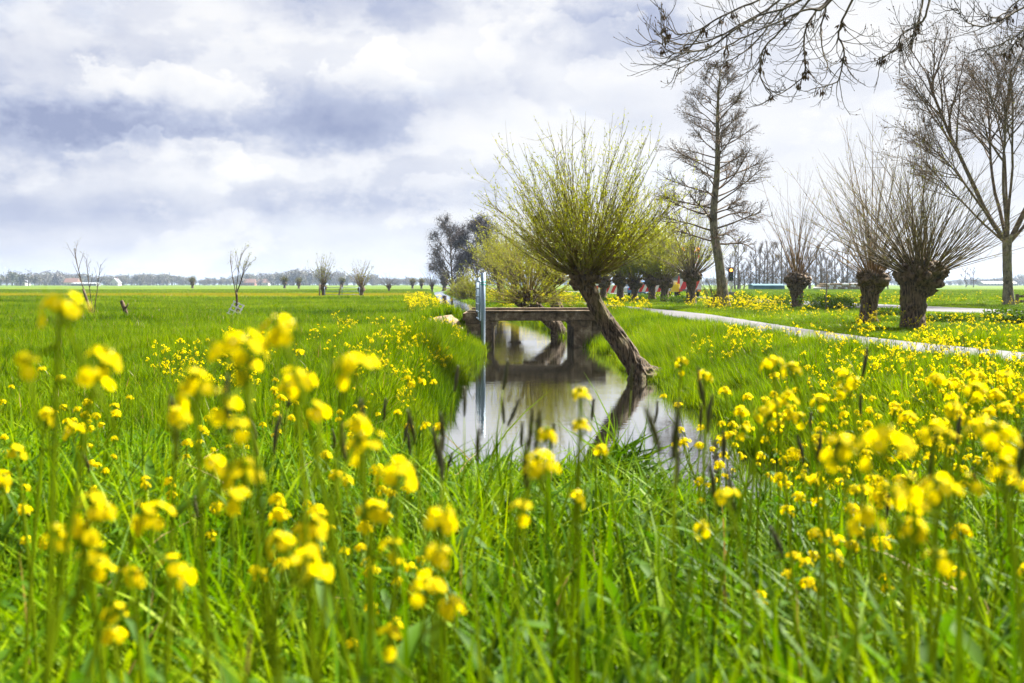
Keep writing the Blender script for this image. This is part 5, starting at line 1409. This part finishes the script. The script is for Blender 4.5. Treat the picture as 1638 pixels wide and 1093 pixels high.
def build_small():
    for a in ((1195, 56, 3.2, 0.85, 901, 'leafy green bush right behind the alder foot'), (1245, 55, 2.6, 0.75, 902, 'green bramble bush left of the reddish pollard'), (1310, 50, 3.4, 0.9, 903, 'tall nettle-green bush right of the reddish pollard'),
              (1350, 48, 2.6, 0.8, 904, 'green bush left of the pollard with sparse shoots'), (1515, 33, 2.0, 0.32, 905, 'low green bush beside the road right of the biggest pollard'), (1615, 30, 2.2, 0.6, 906, 'green bush at the right edge in front of the road'),
              (1150, 57, 2.2, 0.7, 907, 'small dark bush at the left of the alder foot'), (1420, 40, 2.0, 0.35, 908, 'low green bush between the two nearest pollards'), (1085, 66, 3.0, 0.6, 909, 'green weeds behind the dark stout pollard'), (1040, 80, 4.0, 0.6, 910, 'strip of green weeds below the verge row pollards')):
        bush(*a)
    # leafless sapling of three stems, dead stump, tree guard
    x, d = (150 - CX) / F * 37.5, 37.5
    t = empty('sapling', (x, d, z1(x, d)), 'leafless sapling with three slender stems in the left meadow', 'tree'); rg = np.random.default_rng(61)
    g = Geo(); tips = []
    par = [(8, (7, 9), 0.42, 0.28, 0.06, 0.06), (3, (1, 2), 0.5, 0.5, 0.06, 0.1), (2, 0, 0, 0, 0.04, 0.1)]
    for (dx, dz, L, r) in ((-0.22, 1.0, 2.85, 0.026), (-0.12, 1.0, 2.3, 0.02), (0.16, 1.0, 2.15, 0.02)):
        grow(g, (0.03 * dx, 0, -0.05), (dx, rg.normal() * 0.05, dz), L, r, 0, rg, par, tips)
    g.obj('stem', M['twig'], t)
    g = Geo(); g.tube([(-0.02, 0, 0.0), (-0.22, 0, 0.6), (-0.40, 0, 1.15)], [0.07, 0.055, 0.045], 8); g.obj('dead_branch', M['twig'], t)
    dots(tips, rg, 0.035, 1, 0.02).obj('buds', M['willow_leaf_pale'], t, smooth=False)
    x, d = (202 - CX) / F * 37.0, 37.0
    t = empty('dead_stump', (x, d, z1(x, d) + 0.05), 'short dark leaning dead stump with a broken side branch', 'stump', None, 0.0, 1.35)
    link('trunk', trunk_mesh('trunk', [(0.05, 0, -0.1), (-0.02, 0, 0.2), (-0.14, 0, 0.50)], [0.07, 0.055, 0.05], M['head'], 3, 14, 12, 0.2, 0.1, 0.4), t)
    g = Geo(); g.tube([(-0.05, 0, 0.26), (0.02, 0, 0.34), (0.05, 0, 0.42)], [0.03, 0.022, 0.015], 6); g.obj('side_branch', M['head'], t)
    x, d = (378 - CX) / F * 41.0, 41.0; zb = z1(x, d)
    t = empty('sapling', (x, d, zb), 'young staked tree with few leaves above the leaning grey guard', 'tree'); tips = []
    g = Geo(); g.tube(curve_pts([(0, 0, -0.1), (0.03, 0, 0.6), (0.0, 0, 1.05)], 8), np.linspace(0.06, 0.045, 8), 8); g.obj('trunk', M['head'], t)
    g = Geo(); par = [(6, (5, 6), 0.45, 0.5, 0.05, 0.07), (3, (2, 3), 0.5, 0.5, 0.05, 0.1), (2, 0, 0, 0, 0.04, 0.1)]
    for dx, L in ((-0.25, 1.5), (0.05, 1.75), (0.38, 1.4), (0.2, 1.2)): grow(g, (0, 0, 0.95), (dx, rg.normal() * 0.2, 1.0), L, 0.022, 0, rg, par, tips)
    c = g.obj('crown', M['twig'], t); dots(tips, rg, 0.05, 2, 0.04).obj('leaves', M['willow_leaf_pale'], c, smooth=False)
    g = Geo(); g.tube([(0.30, -0.1, -0.1), (0.02, 0, 0.62)], 0.022, 6); g.obj('stake', M['wood'], t)
    g = Geo(); g.tube([(0.12, 0.1, -0.1), (-0.03, 0, 0.55)], 0.022, 6); g.obj('stake', M['wood'], t)
    gx = (360 - CX) / F * 40.7
    t = empty('tree_guard', (gx, 40.7, z1(gx, 40.7)), 'silver grey wooden lattice guard leaning against the young tree', 'tree guard')
    t.rotation_euler = (R(-20), R(25), R(4))
    for xx in (0.0, 0.2, 0.4):
        g = Geo(); g.box((xx - 0.02, -0.02, -0.06), (xx + 0.02, 0.02, 0.84)); g.obj('stile', M['wood_grey'], t, smooth=False)
    for k in range(5):
        z = 0.06 + k * 0.185; g = Geo(); g.box((-0.05, -0.045, z - 0.022), (0.45, -0.0205, z + 0.022)); g.obj('slat', M['wood_grey'], t, smooth=False)
    # meadow gate and its posts far left of the ditch
    def X(px, d): return (px - CX) / F * d
    d = 102.0
    t = empty('meadow_gate', (X(519, d), d, 0), 'long pale metal meadow gate between two young willows', 'gate')
    for z in (0.25, 0.6, 0.95):
        g = Geo(); g.tube([(0, 0, z), (X(575, d) - X(519, d), 0, z)], 0.03, 6); g.obj('rail', M['steel'], t)
    for f in (0.0, 0.5, 1.0):
        g = Geo(); xx = (X(575, d) - X(519, d)) * f; g.tube([(xx, 0, -0.1), (xx, 0, 1.05)], 0.035, 6); g.obj('upright', M['steel'], t)
    for px, lean, h, lab in ((513, 0.0, 1.3, 'upright wooden post at the left end of the meadow gate'), (547, 0.25, 1.25, 'leaning wooden post in the middle of the meadow gate')):
        g = Geo(); g.tube([(0, 0, -0.1), (lean * 0.5, 0, h * 0.5), (lean, 0, h)], [0.08, 0.075, 0.07], 8)
        g.tube([(lean, 0, h), (lean, 0, h + 0.03)], [0.07, 0.04], 8); o = g.obj('fence_post', M['wood'], None); o.location = (X(px, d) - lean, d - 0.6, 0); tag(o, lab, 'post', 'posts of the meadow gate')
    # thin stake in the right verge, wooden fence at the right edge
    g = Geo(); g.tube([(0, 0, -0.1), (0.03, 0, 0.9), (0.06, 0, 1.75)], [0.035, 0.03, 0.025], 8); g.tube([(0.06, 0, 1.74), (0.06, 0, 1.77)], [0.025, 0.012], 8)
    o = g.obj('wooden_stake', M['wood'], None); o.location = (X(1321, 47), 47, 0); tag(o, 'thin upright wooden stake between the two right pollards', 'stake')
    d = 60.0; t = empty('timber_fence', (X(1627, d), d, 0), 'dark low timber rail fence at the right edge beyond the road', 'fence')
    for k in range(4):
        g = Geo(); g.box((k * 1.5 - 0.07, -0.07, -0.2), (k * 1.5 + 0.07, 0.07, 0.72)); g.obj('post', M['wood'], t, smooth=False)
    for z in (0.28, 0.58):
        g = Geo(); g.box((-0.15, -0.11, z - 0.07), (4.7, -0.072, z + 0.07)); g.obj('rail', M['wood'], t, smooth=False)
    # log pile and blue shed in front of the wood
    t = empty('log_pile', (X(1312, 255), 255, 0), 'long low pile of pale logs in front of the bare wood', 'logs'); rg = np.random.default_rng(5)
    for r_ in range(3):
        for k in range(20 - r_ * 3):
            g = Geo(); xx = k * 0.62 + r_ * 0.8 + rg.normal() * 0.06; rr = rg.uniform(0.24, 0.32); g.tube([(xx, 0, 0.3 + r_ * 0.5), (xx + rg.normal() * 0.1, 5, 0.3 + r_ * 0.5)], rr, 8); g.obj('log', M['wood_grey'] if rg.uniform() < 0.3 else M['dry'], t)
    t = empty('blue_shed', (X(1205, 235), 235, 0), 'long low blue shed in front of the bare wood', 'shed'); W = X(1255, 235) - X(1205, 235)
    g = Geo(); g.box((0, 0, -0.2), (W, 5, 1.05)); g.obj('wall', M['teal'], t, smooth=False)
    g = Geo(); g.prism([(-0.2, 1.05), (2.5, 1.42), (5.2, 1.05)], 0, -0.15, W + 0.15); g.obj('roof', M['teal'], t, smooth=False)
    for k in range(9):
        g = Geo(); xx = (k + 0.5) * W / 9; g.box((xx - 0.05, -0.06, -0.1), (xx + 0.05, -0.003, 1.04)); g.obj('rib', M['teal'], t, smooth=False)


build_small()


# ------------------------------------------------------------------ roadworks: vehicles, boards, signal
def wheel(t, x, y, r, w=0.22):
    g = Geo(); g.tube([(x, y - w / 2, r), (x, y - w / 2 + 0.03, r), (x, y + w / 2 - 0.03, r), (x, y + w / 2, r)], [r * 0.9, r, r, r * 0.9], 18); o = g.obj('wheel', M['tyre'], t)
    g = Geo(); g.tube([(x, y - w / 2 - 0.012, r), (x, y + w / 2 + 0.012, r)], r * 0.58, 14); g.obj('rim', M['silver'], o)


def car(px, d, rz, paint, label, L=4.2, van=False, z=0.14):
    """x along the length, front at +x"""
    t = empty('van' if van else 'parked_car', ((px - CX) / F * d, d, z), label, 'van' if van else 'car', None, rz)
    W = 0.88 if not van else 0.98; hl = L / 2
    if van: low = [(-hl, 0.32), (hl, 0.32), (hl, 0.85), (hl - 0.75, 1.15), (hl - 1.35, 2.0), (hl - 1.6, 2.08), (-hl + 0.1, 2.08), (-hl, 1.95)]
    else: low = [(-hl, 0.30), (hl, 0.30), (hl, 0.62), (hl - 0.25, 0.76), (hl - 1.15, 0.92), (-hl + 0.6, 0.94), (-hl + 0.05, 0.88), (-hl, 0.7)]
    g = Geo(); g.prism(low, 1, -W, W); o = g.obj('body', paint, t, smooth=False)
    bv = o.modifiers.new('rounding', 'BEVEL'); bv.width = 0.07; bv.segments = 3; bv.limit_method = 'ANGLE'
    if van:
        for s in (-1, 1):
            g = Geo(); g.prism([(hl - 2.3, 1.2), (hl - 0.95, 1.2), (hl - 1.42, 1.82), (hl - 2.3, 1.82)], 1, s * W, s * (W + 0.012)); g.obj('window', M['glass'], t, smooth=False)
        g = Geo(); g.box((-hl - 0.012, -0.7, 1.2), (-hl + 0.02, 0.7, 1.8)); g.obj('window', M['glass'], t, smooth=False)
    else:
        cab = [(-hl + 0.25, 0.92), (hl - 1.2, 0.90), (hl - 1.95, 1.40), (-hl + 0.95, 1.42)]
        g = Geo(); g.prism(cab, 1, -W + 0.1, W - 0.1); g.obj('window', M['glass'], t, smooth=False)
        g = Geo(); g.prism([(-hl + 0.85, 1.40), (hl - 1.85, 1.385), (hl - 2.1, 1.46), (-hl + 1.15, 1.47)], 1, -W + 0.12, W - 0.12); g.obj('roof', paint, t, smooth=False)
    for sx in (-hl + 0.78, hl - 0.82):
        for sy in (-W + 0.1, W - 0.1): wheel(t, sx, sy, 0.32)
    for s in (-1, 1):
        g = Geo(); g.box((-hl - 0.02, s * (W - 0.25) - 0.12, 0.62), (-hl + 0.03, s * (W - 0.25) + 0.12, 0.82)); g.obj('tail_light', M['red'], t, smooth=False)
        g = Geo(); g.box((hl - 0.03, s * (W - 0.25) - 0.16, 0.56), (hl + 0.02, s * (W - 0.25) + 0.16, 0.68)); g.obj('headlight', M['white'], t, smooth=False)
    return t


def striped_board(name, parent, x0, x1, z0, z1, y=0.0, n=5, th=0.05):
    """white board with raised red diagonal bands"""
    g = Geo(); g.box((x0, y, z0), (x1, y + th, z1)); b = g.obj(name, M['white'], parent, smooth=False)
    w = (x1 - x0) / n; hgt = z1 - z0
    for k in range(n):
        a = x0 + k * w
        if k % 2 == 0:
            prof = [(a, z0), (min(a + w, x1), z0), (min(a + w + hgt * 0.45, x1), z1), (min(a + hgt * 0.45, x1), z1)]
            g = Geo(); g.prism(prof, 1, y - 0.012, y - 0.002); g.obj('red_band', M['red'], b, smooth=False)
    return b


def build_roadworks():
    def X(px, d): return (px - CX) / F * d
    car(1003, 104, R(80), M['silver'], 'silver car glimpsed between the verge row trunks')
    car(1022, 98, R(76), M['blue'], 'blue car glimpsed between the verge row trunks')
    car(960, 112, R(82), M['white'], 'white van glimpsed behind the leftmost verge row trunks', 5.0, True)
    # barrier boards
    labs = ('red and white barrier board seen left of the verge row trunks', 'red and white barrier board between the first and second verge trunks', 'red and white barrier board right of the third verge trunk', 'red and white barrier board between the fourth and fifth verge trunks')
    for px, lab in zip((951, 979, 1034, 1053), labs):
        d = 94; t = empty('barrier_board', (X(px, d), d, z1(X(px, d), d) + 0.05), lab, 'barrier', 'roadwork barrier boards')
        striped_board('board', t, -0.75, 0.75, 0.45, 1.15)
        for s in (-0.55, 0.55):
            g = Geo(); g.box((s - 0.04, 0.051, 0.0), (s + 0.04, 0.11, 1.2)); g.obj('leg', M['dgrey'], t, smooth=False)
            g = Geo(); g.box((s - 0.12, -0.3, 0.0), (s + 0.12, 0.4, 0.09)); g.obj('foot', M['tyre'], t, smooth=False)
    # work truck with a raised warning frame
    d = 92; t = empty('work_truck', (X(1103, d), d, 0.14), 'white and yellow work truck with striped tail and raised red warning frame', 'truck')
    g = Geo(); g.box((-1.05, 0.2, 0.55), (1.05, 5.0, 0.75)); g.obj('chassis', M['dgrey'], t, smooth=False)
    g = Geo(); g.prism([(5.0, 0.5), (6.9, 0.5), (6.9, 1.3), (6.5, 2.3), (5.0, 2.4)], 0, -1.05, 1.05); o = g.obj('cab', M['white'], t, smooth=False)
    g = Geo(); g.box((-0.85, 4.985, 1.5), (0.85, 4.999, 2.2)); g.obj('window', M['glass'], t, smooth=False)
    g = Geo(); g.box((-1.05, 1.2, 0.76), (1.05, 4.8, 1.35)); g.obj('load_box', M['yellow'], t, smooth=False)
    g = Geo(); g.box((-1.6, 0.1, 0.45), (-0.95, 0.9, 1.15)); g.obj('tool_box', M['yellow'], t, smooth=False)
    striped_board('tail_board', t, -0.9, 1.1, 0.7, 1.65, 0.0, 4)
    for s in (-0.8, 0.9):
        g = Geo(); g.box((s - 0.14, -0.08, 0.5), (s + 0.14, 0.0, 0.66)); g.obj('tail_light', M['red'], t, smooth=False)
    for yy in (0.9, 2.0, 5.9):
        for s in (-0.9, 0.9):
            g = Geo(); g.tube([(s - 0.13, yy, 0.45), (s - 0.1, yy, 0.45), (s + 0.1, yy, 0.45), (s + 0.13, yy, 0.45)], [0.40, 0.45, 0.45, 0.40], 18); g.obj('wheel', M['tyre'], t)
    g = Geo(); g.tube([(0.1, 0.6, 1.6), (0.1, 0.6, 4.5)], 0.07, 8); g.obj('mast', M['dgrey'], t)
    g = Geo()
    for a, b in (((-0.62, 4.55), (0.95, 4.55)), ((0.95, 4.55), (0.95, 2.9)), ((0.95, 2.9), (-0.62, 2.9)), ((-0.62, 2.9), (-0.62, 4.55)), ((-0.62, 2.9), (0.95, 4.55)), ((0.95, 2.9), (-0.62, 4.55))):
        g.tube([(a[0], 0.5, a[1]), (b[0], 0.5, b[1])], 0.055, 6)
    g.obj('warning_frame', M['red'], t)
    for s in (-0.55, 0.9):
        g = Geo(); g.tube([(s, 0.42, 4.35), (s, 0.36, 4.35), (s, 0.30, 4.35)], [0.19, 0.19, 0.13], 14); g.obj('warning_lamp', M['amber'], t)
    g = Geo(); g.prism([(-1.15, 1.2), (-0.75, 1.2), (-0.98, 2.0)], 1, 0.02, 0.08); g.obj('marker', M['red'], t, smooth=False)
    # mobile traffic signal
    d = 97; t = empty('traffic_signal', (X(1169, d), d, z1(X(1169, d), d)), 'black mobile traffic signal with lit top lamp beside the alder trunk', 'traffic light')
    g = Geo(); g.box((-0.42, -0.3, 0.12), (0.42, 0.35, 0.55)); o = g.obj('battery_box', M['dgrey'], t, smooth=False)
    g = Geo(); g.tube([(0, 0, 0.5), (0, 0, 1.6)], 0.06, 10); g.obj('mast', M['silver'], t)
    g = Geo(); g.box((-0.24, -0.12, 1.62), (0.24, 0.12, 2.95)); g.obj('signal_head', M['black'], t, smooth=False)
    for k, z in enumerate((2.68, 2.28, 1.88)):
        g = Geo(); g.tube([(0, -0.122, z), (0, -0.145, z), (0, -0.16, z)], [0.15, 0.14, 0.05], 18); g.obj('lamp', M['redlamp'] if k == 0 else M['lampoff'], t)
        a = np.linspace(-0.2, math.pi + 0.2, 12); g = Geo()
        V = [(0.17 * math.cos(q), yy, z + 0.17 * math.sin(q)) for yy in (-0.121, -0.32) for q in a]
        g.add(V, [[i, i + 1, i + 13, i + 12] for i in range(11)]); g.obj('visor', M['black'], t)
    g = Geo(); g.box((-0.2, -0.14, 1.12), (0.2, -0.09, 1.48)); g.obj('control_panel', M['silver'], t, smooth=False)
    for s in (-0.35, 0.35):
        g = Geo(); g.tube([(s, -0.32, 0.14), (s, -0.2, 0.14)], 0.14, 12); g.obj('wheel', M['tyre'], t)
    t = empty('barrier_board', (X(1161.5, 96), 96, z1(X(1161.5, 96), 96)), 'narrow upright red and white marker board beside the traffic signal', 'barrier')
    striped_board('board', t, -0.16, 0.16, 0.35, 1.75, 0.0, 2)
    g = Geo(); g.box((-0.25, -0.2, 0.0), (0.25, 0.3, 0.12)); g.obj('foot', M['tyre'], t, smooth=False)


build_roadworks()


# ------------------------------------------------------------------ horizon: houses and woodland
def build_horizon():
    def X(px, d): return (px - CX) / F * d
    def house(px, d, w, dep, hw, hr, wall, roof, label, rz=0.0, gable=True):
        t = empty('farmhouse' if hr > 2.5 else 'barn', (X(px, d), d, 0), label, 'house' if hr > 2.5 else 'barn', None, rz)
        g = Geo(); g.box((-w / 2, 0, -0.3), (w / 2, dep, hw)); wl = g.obj('wall', wall, t, smooth=False)
        g = Geo()
        if gable:
            for sg in (-1, 1): g.prism([(sg * (w / 2 + 0.4), hw - 0.25), (0, hw + hr), (0, hw + hr - 0.3), (sg * (w / 2 + 0.4), hw - 0.55)], 1, -0.4, dep + 0.4)
        else: g.prism([(-0.4, hw), (dep / 2, hw + hr), (dep + 0.4, hw)], 0, -w / 2 - 0.3, w / 2 + 0.3)
        r_ = g.obj('roof', roof, t, smooth=False)
        if gable:
            g = Geo(); g.prism([(-w / 2, hw), (w / 2, hw), (0, hw + hr - 0.35)], 1, 0.02, dep - 0.02); g.obj('gable', wall, t, smooth=False)
        if hr > 2.5:
            g = Geo(); g.box((0.5, dep * 0.6, hw + hr * 0.5), (1.3, dep * 0.6 + 0.8, hw + hr + 0.8)); g.obj('chimney', M['brick'], r_, smooth=False)
        n = max(2, int(w / 3))
        for k in range(n):
            xx = -w / 2 + w * (k + 0.5) / n; g = Geo(); g.box((xx - 0.6, -0.06, 0.9), (xx + 0.6, 0.03, 2.2)); f = g.obj('window', M['white'], wl, smooth=False)
            g = Geo(); g.box((xx - 0.5, -0.09, 1.0), (xx + 0.5, -0.061, 2.1)); g.obj('pane', M['glass'], f, smooth=False) if False else g.obj('pane', M['glass'], wl, smooth=False)
    house(32, 900, 9, 10, 3.2, 4.5, M['render'], M['roof_grey'], 'white-walled farmhouse under the round trees at the far left horizon')
    house(112, 930, 12, 9, 3.0, 4.0, M['render'], M['roof_red'], 'long white farmhouse right of the far left round trees', gable=False)
    house(182, 960, 8, 9, 3.0, 4.4, M['render'], M['roof_grey'], 'small white gabled house on the left horizon right of the barn')
    house(134, 880, 22, 10, 1.8, 1.2, M['roof_grey'], M['dullroof'], 'long low barn with pale roof on the left horizon', gable=False)
    house(395, 1050, 16, 9, 3.0, 4.0, M['brick'], M['roof_red'], 'brick farmhouse with orange roof on the horizon behind the meadow trees', gable=False)
    house(420, 1080, 12, 9, 3.0, 4.0, M['render'], M['roof_red'], 'pale house with orange roof on the horizon left of the gate willows', gable=False)
    house(1600, 900, 30, 10, 2.2, 1.8, M['render'], M['render'], 'white greenhouse-like barn on the right-hand horizon', gable=False)
    # distant woodland belt
    rg = np.random.default_rng(71); protos = []
    for i in range(6):
        r2 = np.random.default_rng(730 + i); g = Geo(); h = 10.0
        g.tube([(0, 0, -0.5), (0.1, 0, 3.0), (0, 0, 7.5)], [0.35, 0.28, 0.1], 6)
        tips = []
        for k in range(12):
            a = r2.uniform(0, 6.28); e = r2.uniform(0.3, 1.3); q0 = np.array([0, 0, r2.uniform(1.5, 5)]); L = r2.uniform(2.5, 4.6)
            q1 = q0 + L * np.array([math.cos(a) * math.cos(e), math.sin(a) * math.cos(e), math.sin(e)]); g.tube([q0, (q0 + q1) / 2 + np.array([0, 0, 0.2]), q1], [0.12, 0.08, 0.03], 3); tips.append(q1); tips.append((q0 + q1) / 2)
        m = 420; pos = np.array(tips)[r2.integers(0, len(tips), m)] + r2.normal(size=(m, 3)) * 0.85
        dv = r2.normal(size=(m, 3)); dv /= np.linalg.norm(dv, axis=1, keepdims=True); g.quads_at(pos, dv, 0.9, 0.5)
        protos.append(bpy.data.objects.new('distant tree', g.mesh('distant tree', M['far_crown'], False)))
    x, y, s = [], [], []
    for k in range(1300):
        px = rg.uniform(-60, 1700); d = rg.uniform(1000, 1500)
        if 1170 < px < 1430 and rg.uniform() < 0.6: continue
        if px > 660 and px < 1180 and rg.uniform() < 0.3: continue
        hh = 0.55 + 1.1 * float(lat2(np.array([px * 0.012 + 10]), np.array([3.3]), 81)[0])
        if px > 600: hh *= 0.72
        x.append(X(px, d)); y.append(d); s.append(hh * rg.uniform(0.75, 1.3) * d / 950)
    for px, d, sc in ((2, 880, 1.25), (20, 870, 1.45), (33, 880, 1.3), (46, 885, 1.5), (10, 890, 1.3), (56, 880, 1.2), (475, 1000, 1.9), (468, 1000, 1.5)):
        x.append(X(px, d)); y.append(d); s.append(sc)
    n = len(x); x = np.array(x); y = np.array(y); s = np.array(s)
    scatter('distant_woodland', np.stack([x, y, np.zeros(n)], 1), np.stack([np.zeros(n), np.zeros(n), rg.uniform(0, 6.28, n)], 1), np.stack([s * 1.25, s * 1.25, s], 1), rg.integers(0, 6, n), protos, 'distant belt of hazy bare trees along the horizon', 'woodland')


build_horizon()

# ------------------------------------------------------------------ haze
g = Geo(); g.box((-4500, -320, -2.5), (4500, 5500, 32.0))
m, nt, out = new_mat('haze air')
v = N(nt, 'ShaderNodeVolumePrincipled', {'Color': (0.55, 0.72, 1.0, 1), 'Density': 0.00015, 'Anisotropy': 0.2})
nt.links.new(v.outputs[0], out.inputs['Volume'])
tag(g.obj('haze', m, None, smooth=False), 'thin bluish spring haze over the polder', 'haze', kind='stuff')
